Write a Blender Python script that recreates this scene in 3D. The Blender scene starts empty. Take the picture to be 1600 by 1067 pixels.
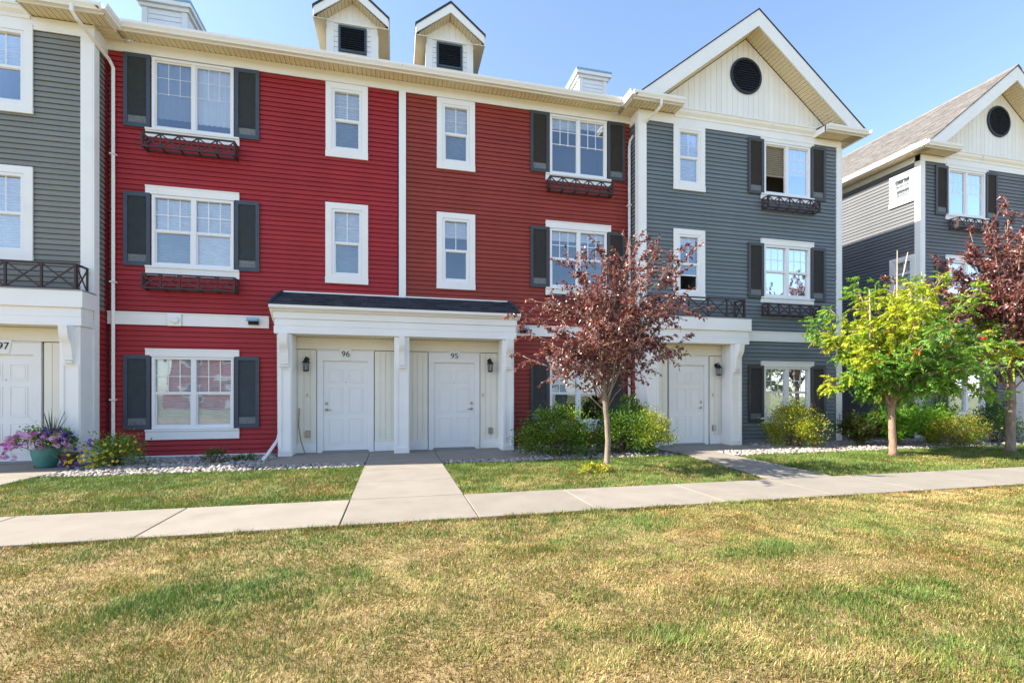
import bpy, math, random
import numpy as np
from mathutils import Vector
R_ = math.radians
random.seed(7); rng = np.random.default_rng(11)
S = bpy.context.scene
COL = S.collection

# ------------------------------------------------------------------ camera, light
CAM_H = 1.34; YAW = 13.6
cam_d = bpy.data.cameras.new('camera'); cam = bpy.data.objects.new('camera', cam_d); COL.objects.link(cam)
cam.location = (0, 0, CAM_H); cam.rotation_euler = (R_(90), 0, R_(-YAW))
cam_d.sensor_width = 36; cam_d.lens = 755/1600*36; cam_d.shift_y = 81.5/1600
cam_d.clip_start = .05; cam_d.clip_end = 2000
S.camera = cam
SUN = Vector((-1.143, .14, 1)).normalized()           # towards the sun
el = math.asin(SUN.z); az = math.atan2(SUN.x, SUN.y)
w = bpy.data.worlds.new('World'); S.world = w; w.use_nodes = True
nt = w.node_tree; bg = nt.nodes['Background']
sky = nt.nodes.new('ShaderNodeTexSky'); sky.sky_type = 'NISHITA'; sky.sun_disc = False
sky.sun_elevation = el; sky.sun_rotation = az; sky.altitude = 700; sky.air_density = 1.0; sky.dust_density = 1.2; sky.ozone_density = .8
nt.links.new(sky.outputs[0], bg.inputs[0]); bg.inputs[1].default_value = .100
sd = bpy.data.lights.new('sun', 'SUN'); sd.energy = 3.8; sd.angle = R_(.55); sd.color = (1, .9, .76)
so = bpy.data.objects.new('sun', sd); COL.objects.link(so)
so.rotation_euler = (-SUN).to_track_quat('-Z', 'Y').to_euler(); so.location = SUN*60
S.view_settings.view_transform = 'Standard'; S.view_settings.look = 'None'
S.view_settings.exposure = 1.96; S.view_settings.gamma = 1; S.view_settings.use_curve_mapping = False

# ------------------------------------------------------------------ materials
def mat(name, col, rough=.6, var=.06, nscale=3., bump=0., bscale=60., objvar=0., spec=.4, dirt=None, metal=0., dirt_amt=.5, dirt_scale=1.3, stretch=(1,1,1)):
    m = bpy.data.materials.new(name); m.use_nodes = True
    n = m.node_tree.nodes; L = m.node_tree.links; b = n['Principled BSDF']
    b.inputs['Roughness'].default_value = rough; b.inputs['Specular IOR Level'].default_value = spec; b.inputs['Metallic'].default_value = metal
    tc = n.new('ShaderNodeTexCoord'); geo = n.new('ShaderNodeNewGeometry')
    mp = n.new('ShaderNodeMapping'); mp.inputs['Scale'].default_value = stretch; L.new(geo.outputs['Position'], mp.inputs[0])
    nz = n.new('ShaderNodeTexNoise'); nz.inputs['Scale'].default_value = nscale; nz.inputs['Detail'].default_value = 6
    L.new(mp.outputs[0], nz.inputs['Vector'])
    hs = n.new('ShaderNodeHueSaturation'); hs.inputs['Color'].default_value = (*col, 1)
    ma = n.new('ShaderNodeMapRange'); ma.inputs[1].default_value = .25; ma.inputs[2].default_value = .75
    ma.inputs[3].default_value = 1-var; ma.inputs[4].default_value = 1+var; L.new(nz.outputs[0], ma.inputs[0])
    val = ma.outputs[0]
    if objvar:
        oi = n.new('ShaderNodeObjectInfo'); mr = n.new('ShaderNodeMapRange'); mr.inputs[3].default_value = 1-objvar; mr.inputs[4].default_value = 1+objvar
        L.new(oi.outputs['Random'], mr.inputs[0]); mu = n.new('ShaderNodeMath'); mu.operation = 'MULTIPLY'
        L.new(val, mu.inputs[0]); L.new(mr.outputs[0], mu.inputs[1]); val = mu.outputs[0]
    L.new(val, hs.inputs['Value']); out = hs.outputs[0]
    if dirt:
        n2 = n.new('ShaderNodeTexNoise'); n2.inputs['Scale'].default_value = dirt_scale; n2.inputs['Detail'].default_value = 8; n2.inputs['Roughness'].default_value = .65
        L.new(mp.outputs[0], n2.inputs['Vector'])
        cr = n.new('ShaderNodeMapRange'); cr.inputs[1].default_value = .5; cr.inputs[2].default_value = .75; cr.inputs[3].default_value = 0; cr.inputs[4].default_value = dirt_amt
        L.new(n2.outputs[0], cr.inputs[0]); mx = n.new('ShaderNodeMix'); mx.data_type = 'RGBA'; L.new(cr.outputs[0], mx.inputs[0])
        L.new(out, mx.inputs[6]); mx.inputs[7].default_value = (*dirt, 1); out = mx.outputs[2]
    L.new(out, b.inputs['Base Color'])
    if bump:
        n3 = n.new('ShaderNodeTexNoise'); n3.inputs['Scale'].default_value = bscale; n3.inputs['Detail'].default_value = 4; L.new(mp.outputs[0], n3.inputs['Vector'])
        bp = n.new('ShaderNodeBump'); bp.inputs['Strength'].default_value = bump; bp.inputs['Distance'].default_value = .01
        L.new(n3.outputs[0], bp.inputs['Height']); L.new(bp.outputs[0], b.inputs['Normal'])
    return m

def glass_mat(name, fac=.30, tint=(.80, .88, .95)):
    m = bpy.data.materials.new(name); m.use_nodes = True; n = m.node_tree.nodes; L = m.node_tree.links
    n.remove(n['Principled BSDF']); o = n['Material Output']
    t = n.new('ShaderNodeBsdfTransparent'); t.inputs[0].default_value = (*tint, 1)
    g = n.new('ShaderNodeBsdfGlossy'); g.inputs['Roughness'].default_value = .012; g.inputs[0].default_value = (.78, .86, .94, 1)
    geo = n.new('ShaderNodeNewGeometry'); nz = n.new('ShaderNodeTexNoise'); nz.inputs['Scale'].default_value = 2.2; nz.inputs['Detail'].default_value = 1
    L.new(geo.outputs['Position'], nz.inputs['Vector']); bp = n.new('ShaderNodeBump'); bp.inputs['Strength'].default_value = .06; bp.inputs['Distance'].default_value = .05
    L.new(nz.outputs[0], bp.inputs['Height']); L.new(bp.outputs[0], g.inputs['Normal'])
    f = n.new('ShaderNodeFresnel'); f.inputs[0].default_value = 1.5
    mr = n.new('ShaderNodeMapRange'); mr.inputs[1].default_value = .04; mr.inputs[2].default_value = 1; mr.inputs[3].default_value = fac; mr.inputs[4].default_value = .75
    L.new(f.outputs[0], mr.inputs[0]); x = n.new('ShaderNodeMixShader'); L.new(mr.outputs[0], x.inputs[0]); L.new(t.outputs[0], x.inputs[1]); L.new(g.outputs[0], x.inputs[2])
    L.new(x.outputs[0], o.inputs[0]); return m

def leaf_mat(name, rough=.45, trans=.35, spec=.5, tcol=(1, 1, 1)):
    """colour comes from the leaf's own 'tint' (each leaf's pigment)"""
    m = bpy.data.materials.new(name); m.use_nodes = True; n = m.node_tree.nodes; L = m.node_tree.links; b = n['Principled BSDF']
    a = n.new('ShaderNodeAttribute'); a.attribute_name = 'tint'; L.new(a.outputs['Color'], b.inputs['Base Color'])
    b.inputs['Roughness'].default_value = rough; b.inputs['Specular IOR Level'].default_value = spec
    if trans:
        t = n.new('ShaderNodeBsdfTranslucent'); mm = n.new('ShaderNodeMix'); mm.data_type = 'RGBA'; mm.blend_type = 'MULTIPLY'; mm.inputs[0].default_value = 1
        L.new(a.outputs['Color'], mm.inputs[6]); mm.inputs[7].default_value = (*tcol, 1); L.new(mm.outputs[2], t.inputs[0])
        x = n.new('ShaderNodeMixShader'); x.inputs[0].default_value = trans; L.new(b.outputs[0], x.inputs[1]); L.new(t.outputs[0], x.inputs[2])
        L.new(x.outputs[0], n['Material Output'].inputs[0])
    return m

M = {}
M['white'] = mat('white_trim', (.85, .84, .81), .5, .03, 2, .05, 40, dirt=(.55, .52, .45), dirt_amt=.16)
M['gutter'] = mat('gutter_white', (.83, .81, .77), .4, .03, 2, dirt=(.5, .47, .4), dirt_amt=.18, dirt_scale=2, stretch=(1, 1, .3))
M['door'] = mat('door_white', (.85, .84, .81), .4, .02, 2)
M['cream'] = mat('cream_vinyl', (.83, .79, .67), .5, .03, 2, .05, 50, objvar=.03)
M['gable'] = mat('gable_vinyl', (.85, .825, .76), .5, .03, 2, .05, 50, objvar=.03)
M['soffit'] = mat('soffit_vinyl', (.74, .65, .46), .55, .04, 3)
M['red'] = mat('bright_red_vinyl', (.350, .032, .037), .5, .10, .7, .10, 90, objvar=.05, dirt=(.30, .030, .035), dirt_amt=.6, stretch=(1.6, 1, .45), spec=.22)
M['brick'] = mat('brick_red_vinyl', (.295, .052, .038), .5, .10, .7, .10, 90, objvar=.05, dirt=(.22, .045, .037), dirt_amt=.5, stretch=(1.6, 1, .45), spec=.22)
M['sage'] = mat('sage_grey_vinyl', (.215, .220, .198), .5, .08, .7, .10, 90, objvar=.04, stretch=(1.6, 1, .45), spec=.22)
M['slate'] = mat('slate_blue_vinyl', (.165, .194, .208), .5, .08, .7, .10, 90, objvar=.07, stretch=(1.6, 1, .45), spec=.22)
M['steel'] = mat('dark_grey_vinyl', (.150, .160, .172), .5, .08, .7, .10, 90, objvar=.07, stretch=(1.6, 1, .45), spec=.22)
M['shut_blue'] = mat('blue_shutter', (.050, .072, .096), .5, .08, 3, .1, 80)
M['shut_blue_in'] = mat('blue_shutter_louver', (.078, .092, .098), .6, .12, 9, .1, 80)
M['shut_dark'] = mat('charcoal_shutter', (.055, .056, .062), .5, .08, 3, .1, 80)
M['shut_dark_in'] = mat('charcoal_shutter_louver', (.080, .075, .071), .6, .12, 9, .1, 80)
M['shut_low'] = mat('shutter_lower_mesh', (.16, .17, .175), .7, .3, 30, .3, 120)
M['vent'] = mat('dark_vent', (.016, .020, .030), .5, .1, 5)
M['pvc'] = mat('window_vinyl', (.82, .82, .82), .35, .02, 2)
M['blind'] = mat('blind_slats', (.88, .88, .87), .6, .06, 5)
M['blind_tan'] = mat('blind_slats_tan', (.34, .30, .24), .6, .06, 5)
M['curtain'] = mat('white_curtain', (.80, .80, .78), .8, .05, 4)
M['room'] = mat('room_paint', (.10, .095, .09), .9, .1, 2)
M['glass'] = glass_mat('window_glass', .13, (.95, .96, .97))
M['screen'] = glass_mat('screened_glass', .13, (.74, .77, .80))
M['shingle'] = mat('dark_shingle', (.030, .036, .046), .9, .35, 14, .8, 160, objvar=.4)
M['shingle_tan'] = mat('weathered_shingle', (.142, .134, .126), .9, .38, 7, .8, 120, objvar=.25, stretch=(1, .5, 2))
M['iron'] = mat('brown_painted_wood', (.050, .030, .030), .6, .2, 8, .2, 60)
M['concrete'] = mat('concrete', (.230, .210, .180), .85, .10, 2.2, .3, 130, dirt=(.185, .162, .135), dirt_amt=.6, objvar=.06, dirt_scale=2.6)
M['joint'] = mat('joint_soil', (.10, .085, .065), .95, .2, 8, .3, 60)
M['soil'] = mat('thatch_soil', (.27, .205, .10), .95, .3, 12, .8, 90, dirt=(.085, .095, .03), dirt_amt=.8, dirt_scale=1.0)
M['ground'] = mat('far_grass', (.15, .15, .06), .95, .3, .4, .5, 20)
M['bed'] = mat('gravel_bed_soil', (.085, .072, .06), .95, .3, 10, .6, 60)
M['foundation'] = mat('concrete_foundation', (.33, .32, .31), .9, .08, 3, .3, 60)
M['black'] = mat('black_metal', (.012, .012, .014), .4, .1, 5)
M['chrome'] = mat('satin_nickel', (.45, .43, .40), .3, .05, 5, metal=.9)
M['grey'] = mat('grey_plastic', (.28, .28, .28), .5, .05, 5)
M['bluecap'] = mat('pale_blue_metal', (.22, .40, .56), .35, .05, 5)
M['darkplate'] = mat('black_print', (.012, .012, .012), .6, .02, 5)
M['lampglass'] = glass_mat('lantern_glass', .15, (.8, .82, .8))
M['teal'] = mat('teal_glaze', (.075, .235, .200), .25, .25, 5, .1, 20, dirt=(.18, .36, .31), dirt_amt=.7, dirt_scale=4, stretch=(1, 1, .25))
M['terracotta'] = mat('brown_clay', (.20, .12, .07), .7, .15, 8)
M['wood'] = mat('weathered_stick', (.30, .22, .12), .8, .15, 10)
M['bark'] = mat('grey_bark', (.26, .205, .16), .9, .28, 16, .9, 55, stretch=(1, 1, .35), dirt=(.11, .085, .065), dirt_amt=.7, dirt_scale=7)
M['bark_red'] = mat('copper_bark', (.30, .20, .14), .8, .25, 14, .7, 50, stretch=(1, 1, .5), dirt=(.12, .075, .05), dirt_amt=.6, dirt_scale=6)
M['deadwood'] = mat('bare_twig', (.46, .38, .30), .8, .1, 10)
M['stem'] = mat('shrub_stem', (.12, .085, .05), .9, .2, 10)
M['plum_leaf'] = leaf_mat('plum_leaf', .30, .35, .7, (1.35, .9, .8))
M['green_leaf'] = leaf_mat('green_leaf', .45, .45, .4, (1.2, 1.2, .6))
M['grass'] = leaf_mat('grass_blade', .6, .25, .25)
M['petal'] = leaf_mat('petal', .6, .4, .2)
M['stone'] = leaf_mat('river_stone', .75, 0, .3)
M['berry'] = mat('rowan_berry', (.60, .035, .012), .35, .1, 20)

# ------------------------------------------------------------------ mesh helpers
class FR:
    """a wall frame: u runs along the wall, n outwards, z up"""
    def __init__(s, ox, oy, U=(1, 0), N=(0, -1)): s.o = (ox, oy); s.U = U; s.N = N
    def p(s, u, n, z): return (s.o[0]+u*s.U[0]+n*s.N[0], s.o[1]+u*s.U[1]+n*s.N[1], z)
WORLD = FR(0, 0, (1, 0), (0, 1))       # u = x, n = y
class MB:
    def __init__(s): s.v = []; s.f = []
    def add(s, vs, fs):
        b = len(s.v); s.v += [tuple(x) for x in vs]; s.f += [tuple(i+b for i in f) for f in fs]; return s
    def box(s, u0, u1, n0, n1, z0, z1, F=WORLD):
        vs = [F.p(u, n, z) for z in (z0, z1) for n in (n0, n1) for u in (u0, u1)]
        return s.add(vs, [(0, 2, 3, 1), (4, 5, 7, 6), (0, 1, 5, 4), (2, 6, 7, 3), (0, 4, 6, 2), (1, 3, 7, 5)])
    def ext(s, poly, a, b):
        """closed prism: the same polygon at two places; a, b map (p, q) to a point"""
        n = len(poly); vs = [a(*p) for p in poly]+[b(*p) for p in poly]
        return s.add(vs, [tuple(range(n))[::-1], tuple(range(n, 2*n))]+[(i, (i+1) % n, n+(i+1) % n, n+i) for i in range(n)])
    def prof(s, poly, u0, u1, F=WORLD):          # profile in (n, z) run along u
        return s.ext(poly, lambda n, z: F.p(u0, n, z), lambda n, z: F.p(u1, n, z))
    def face(s, poly, n0, n1, F=WORLD):          # outline in (u, z) given thickness along n
        return s.ext(poly, lambda u, z: F.p(u, n0, z), lambda u, z: F.p(u, n1, z))
    def ring(s, u0, u1, z0, z1, wl, wr, wb, wt, n0, n1, F=WORLD):
        o = [(u0, z0), (u1, z0), (u1, z1), (u0, z1)]; i = [(u0+wl, z0+wb), (u1-wr, z0+wb), (u1-wr, z1-wt), (u0+wl, z1-wt)]
        vs = [F.p(u, n, z) for n in (n0, n1) for (u, z) in o+i]
        fs = []
        for k in range(4):
            j = (k+1) % 4
            fs += [(k, j, 4+j, 4+k), (8+k, 12+k, 12+j, 8+j), (k, 8+k, 8+j, j), (4+k, 4+j, 12+j, 12+k)]
        return s.add(vs, fs)
    def sheet(s, prof, a, b):                    # open strip: profile points at both ends
        n = len(prof); vs = [a(*p) for p in prof]+[b(*p) for p in prof]
        return s.add(vs, [(i, i+1, n+i+1, n+i) for i in range(n-1)])
    def tube(s, pts, rad, k=8, cap=True, squash=1.):
        pts = [Vector(p) for p in pts]; rad = rad if hasattr(rad, '__len__') else [rad]*len(pts); b = len(s.v); up = None
        for i, p in enumerate(pts):
            t = (pts[min(i+1, len(pts)-1)]-pts[max(i-1, 0)]).normalized()
            if up is None: up = Vector((0, 1, 0)) if abs(t.y) < .9 else Vector((1, 0, 0))
            x = up.cross(t).normalized(); y = t.cross(x); up = y
            for j in range(k):
                a = 2*math.pi*(j+.5)/k; s.v.append(tuple(p+x*math.cos(a)*rad[i]+y*math.sin(a)*rad[i]*squash))
        for i in range(len(pts)-1):
            for j in range(k): s.f.append((b+i*k+j, b+i*k+(j+1) % k, b+(i+1)*k+(j+1) % k, b+(i+1)*k+j))
        if cap: s.f += [tuple(b+j for j in range(k))[::-1], tuple(b+(len(pts)-1)*k+j for j in range(k))]
        return s
    def lathe(s, prof, c, k=20):                 # (r, z) profile round a vertical axis
        b = len(s.v)
        for r, z in prof:
            for j in range(k): a = 2*math.pi*j/k; s.v.append((c[0]+r*math.cos(a), c[1]+r*math.sin(a), c[2]+z))
        for i in range(len(prof)-1):
            for j in range(k): s.f.append((b+i*k+j, b+i*k+(j+1) % k, b+(i+1)*k+(j+1) % k, b+(i+1)*k+j))
        return s
BASE = {}
def tag(o, label, cat, group=None):
    o['label'] = label; o['category'] = cat
    if group: o['group'] = group
    return o
def thing(name, loc, label, cat, group=None):
    o = bpy.data.objects.new(name, None); COL.objects.link(o); o.location = loc; o.empty_display_size = .2
    BASE[o.name] = Vector(loc); return tag(o, label, cat, group)
def put(name, mb, m, parent=None, loc=None, smooth=False, bevel=0., kind=None):
    """link what the builder holds as ONE object (world coordinates in)"""
    base = BASE[parent.name] if parent else Vector(loc or (0, 0, 0))
    me = bpy.data.meshes.new(name); me.from_pydata([tuple(Vector(v)-base) for v in mb.v], [], mb.f); me.update()
    me.materials.append(M[m] if isinstance(m, str) else m)
    if smooth: me.polygons.foreach_set('use_smooth', [True]*len(me.polygons))
    o = bpy.data.objects.new(name, me); COL.objects.link(o)
    if parent: o.parent = parent
    else: o.location = base
    BASE[o.name] = base
    if bevel:
        bv = o.modifiers.new('bevel', 'BEVEL'); bv.width = bevel; bv.segments = 2; bv.limit_method = 'ANGLE'
    if kind: o['kind'] = kind
    return o
def raw(name, V, T, tint, m, parent=None, loc=(0, 0, 0), kind=None, smooth=False):
    """a big mesh from arrays: V (n,3) world, T (m,3) triangles, tint (n,3) pigment per vertex"""
    base = BASE[parent.name] if parent else Vector(loc)
    V = np.asarray(V, np.float32)-np.array(base, np.float32); T = np.asarray(T, np.int32)
    me = bpy.data.meshes.new(name); me.vertices.add(len(V)); me.vertices.foreach_set('co', V.ravel())
    me.loops.add(T.size); me.loops.foreach_set('vertex_index', T.ravel()); me.polygons.add(len(T))
    me.polygons.foreach_set('loop_start', np.arange(0, T.size, 3, dtype=np.int32)); me.polygons.foreach_set('loop_total', np.full(len(T), 3, np.int32))
    if smooth: me.polygons.foreach_set('use_smooth', np.ones(len(T), bool))
    if tint is not None:
        at = me.attributes.new('tint', 'FLOAT_COLOR', 'POINT'); c = np.ones((len(V), 4), np.float32); c[:, :3] = tint; at.data.foreach_set('color', c.ravel())
    me.update(); me.validate(); me.materials.append(M[m])
    o = bpy.data.objects.new(name, me); COL.objects.link(o)
    if parent: o.parent = parent
    else: o.location = base
    BASE[o.name] = base
    if kind: o['kind'] = kind
    return o

def vnoise(x, y, sc, seed=0):
    x = np.asarray(x)*sc+seed*17.3; y = np.asarray(y)*sc+seed*9.1
    xi = np.floor(x).astype(np.int64); yi = np.floor(y).astype(np.int64); fx = x-xi; fy = y-yi; fx = fx*fx*(3-2*fx); fy = fy*fy*(3-2*fy)
    def h(a, b):
        k = (a*374761393+b*668265263+seed*982451653) & 0xffffffff; k = ((k ^ (k >> 13))*1274126177) & 0xffffffff; return ((k ^ (k >> 16)) & 0xffff)/65535.
    return (h(xi, yi)*(1-fx)+h(xi+1, yi)*fx)*(1-fy)+(h(xi, yi+1)*(1-fx)+h(xi+1, yi+1)*fx)*fy
def fbm(x, y, sc, seed=0, o=4): return sum(vnoise(x, y, sc*2**i, seed+i)*.5**i for i in range(o))/sum(.5**i for i in range(o))

# ------------------------------------------------------------------ ground, paving
g = MB(); g.add([(-300, -300, -.06), (300, -300, -.06), (300, 300, -.06), (-300, 300, -.06)], [(0, 1, 2, 3)])
put('ground', g, 'ground', kind='structure')
def lawn_soil(x0, x1, y0, y1):
    nx = max(2, int((x1-x0)/.25)); ny = max(2, int((y1-y0)/.25)); X, Y = np.meshgrid(np.linspace(x0, x1, nx), np.linspace(y0, y1, ny))
    ed = np.minimum.reduce([X-x0, x1-X, Y-y0, y1-Y]).clip(0, .5)/.5
    Z = -.012+.03*(fbm(X, Y, .9, 3)-.5)*ed
    m = MB(); m.v = list(zip(X.ravel(), Y.ravel(), Z.ravel()))
    m.f = [(j*nx+i, j*nx+i+1, (j+1)*nx+i+1, (j+1)*nx+i) for j in range(ny-1) for i in range(nx-1)]
    return put('lawn', m, 'soil', smooth=True, kind='structure')
for a in ((-16, 34, -6, 5.11), (-5.52, -.57, 6.35, 9.24), (.90, 5.95, 6.35, 9.30), (6.55, 34, 6.35, 9.1), (-16, -7.2, 6.35, 10.5)): lawn_soil(*a)

def slab(parent, pts, z=.02):
    m = MB(); m.ext(pts, lambda x, y: (x, y, -.08), lambda x, y: (x, y, z)); return put('slab', m, 'concrete', parent, bevel=.008)
def strip(name, slabs, loc):
    r = put(name, MB().ext([(min(p[0] for s in slabs for p in s)+.03, min(p[1] for s in slabs for p in s)+.03), (max(p[0] for s in slabs for p in s)-.03, min(p[1] for s in slabs for p in s)+.03), (max(p[0] for s in slabs for p in s)-.03, max(p[1] for s in slabs for p in s)-.03), (min(p[0] for s in slabs for p in s)+.03, max(p[1] for s in slabs for p in s)-.03)], lambda x, y: (x, y, -.09), lambda x, y: (x, y, -.05)), 'joint', loc=loc, kind='structure')
    for s in slabs: slab(r, s)
    return r
J = [-16, -14, -12.3, -10.6, -9.1, -7.35, -5.65, -3.97, -2.34, -.545, .875, 2.25, 3.95, 5.60, 7.05, 8.7, 10.4, 12.1, 13.8, 15.5, 17.2, 18.9, 20.6, 22.3, 24, 25.7, 27.4, 29, 31, 34]
gp = .006
strip('sidewalk', [[(a+gp, 5.13), (b-gp, 5.13), (b-gp, 6.33), (a+gp, 6.33)] for a, b in zip(J, J[1:])], (0, 5.7, 0))
Yj = [6.342, 7.55, 8.75, 10.0, 11.5]
strip('walkway', [[(-.545, a+.005), (.875, a+.005), (.875, b-.005), (-.545, b-.005)] for a, b in zip(Yj, Yj[1:])], (.16, 8, 0))
strip('porch_slab', [[(-2.42, 9.72), (-.556, 9.72), (-.556, 11.5), (-2.42, 11.5)], [(.886, 9.70), (2.75, 9.70), (2.75, 11.5), (.886, 11.5)]], (0, 10.5, 0))
def lx(y): return 5.66+(y-6.33)*.17
def rx(y): return 6.84+(y-6.33)*.10
Yk = [6.342, 7.6, 8.8, 9.75]
strip('path', [[(lx(a), a+.005), (rx(a), a+.005), (rx(b), b-.005), (lx(b), b-.005)] for a, b in zip(Yk, Yk[1:])]+[[(6.1, 9.76), (8.9, 9.76), (8.9, 11.05), (6.1, 11.05)]], (7, 9, 0))
strip('side_path', [[(-7.1, a+.005), (-5.56, a+.005), (-5.56, b-.005), (-7.1, b-.005)] for a, b in ((6.342, 7.9), (7.9, 9.4), (9.4, 11.05))]+[[(-8.6, 9.5), (-7.11, 9.5), (-7.11, 11.05), (-8.6, 11.05)]], (-6.3, 8.6, 0))
for a in ((-5.54, -2.43, 9.2, 11.56), (-2.43, -.56, 9.2, 9.71), (.89, 2.76, 9.2, 9.69), (2.76, 6.09, 9.28, 11.56), (7.13, 8.9, 9.0, 9.75), (8.9, 15.2, 9.05, 11.2), (15.2, 30, 9.05, 11.2)):
    put('gravel_bed', MB().box(a[0], a[1], a[2], a[3], -.10, -.022), 'bed', kind='structure')

# ------------------------------------------------------------------ building parts
PITCH = .104
def siding(par, F, u0, u1, z0, z1, m, holes=()):
    z = z0
    while z < z1-.01:
        zt = min(z+PITCH, z1); c = (z+zt)/2
        cuts = sorted((a, b) for a, b, c0, c1 in holes if c0 < c < c1); x = u0; segs = []
        for a, b in cuts:
            if a > x: segs.append((x, a))
            x = max(x, b)
        if x < u1: segs.append((x, u1))
        h = zt-z
        for a, b in segs:
            j = random.uniform(-.002, .002); put('siding_board', MB().prof([(-.03, z), (.019+j, z), (.016+j, z+h*.3), (.003+j, z+h*.84), (-.016, z+h*.87), (-.016, zt), (-.03, zt)], a, b, F), m, par)
        z = zt
def board_wall(par, F, u0, u1, z0, z1, m, w=.17, top=None, name='wall_board'):
    n = max(1, round((u1-u0)/w)); w = (u1-u0)/n
    for i in range(n):
        a = u0+i*w+.004; b = u0+(i+1)*w-.004
        ta, tb = (top(a), top(b)) if top else (z1, z1)
        if max(ta, tb) < z0+.03: continue
        ta = max(ta, z0+.01); tb = max(tb, z0+.01); mid = (a+b)/2
        poly = [(a, z0), (b, z0), (b, tb)]+([(mid, top(mid))] if top and top(mid) > max(ta, tb) else [])+[(a, ta)]
        put(name, MB().face(poly, -.03, .012, F), m, par)
    put('wall_backing', MB().face([(u0, z0), (u1, z0), (u1, top(u1) if top else z1)]+([((u0+u1)/2, top((u0+u1)/2))] if top else [])+[(u0, top(u0) if top else z1)], -.05, -.004, F), m, par)
def ribbed(par, name, o, U, L, V, m, pitch=.1, down=Vector((0, 0, -1))):
    """vinyl soffit: ribs run along V, are counted along U (unit) for length L"""
    o = Vector(o); U = Vector(U); V = Vector(V); n = max(1, round(L/pitch)); p = L/n; pts = []
    for i in range(n): pts += [(i*p, 0), (i*p+.004, -.022), (i*p+.018, -.022), (i*p+.022, 0), (i*p+p*.5, .0), (i*p+p*.5+.006, -.008), (i*p+p*.5+.012, 0)]
    pts.append((L, 0)); f = lambda a, d: o+U*a+down*d
    return put(name, MB().sheet(pts, lambda a, d: f(a, d), lambda a, d: f(a, d)+V), m, par)
GUT = [(0, 0), (.075, 0), (.085, .03), (.115, .075), (.118, .125), (.105, .125), (.1, .085), (.07, .02), (.012, .015), (.012, .125), (0, .125)]
def gutter(par, F, u0, u1, n, z): return put('gutter', MB().prof([(n+a, z+b) for a, b in GUT], u0, u1, F), 'gutter', par)

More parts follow.
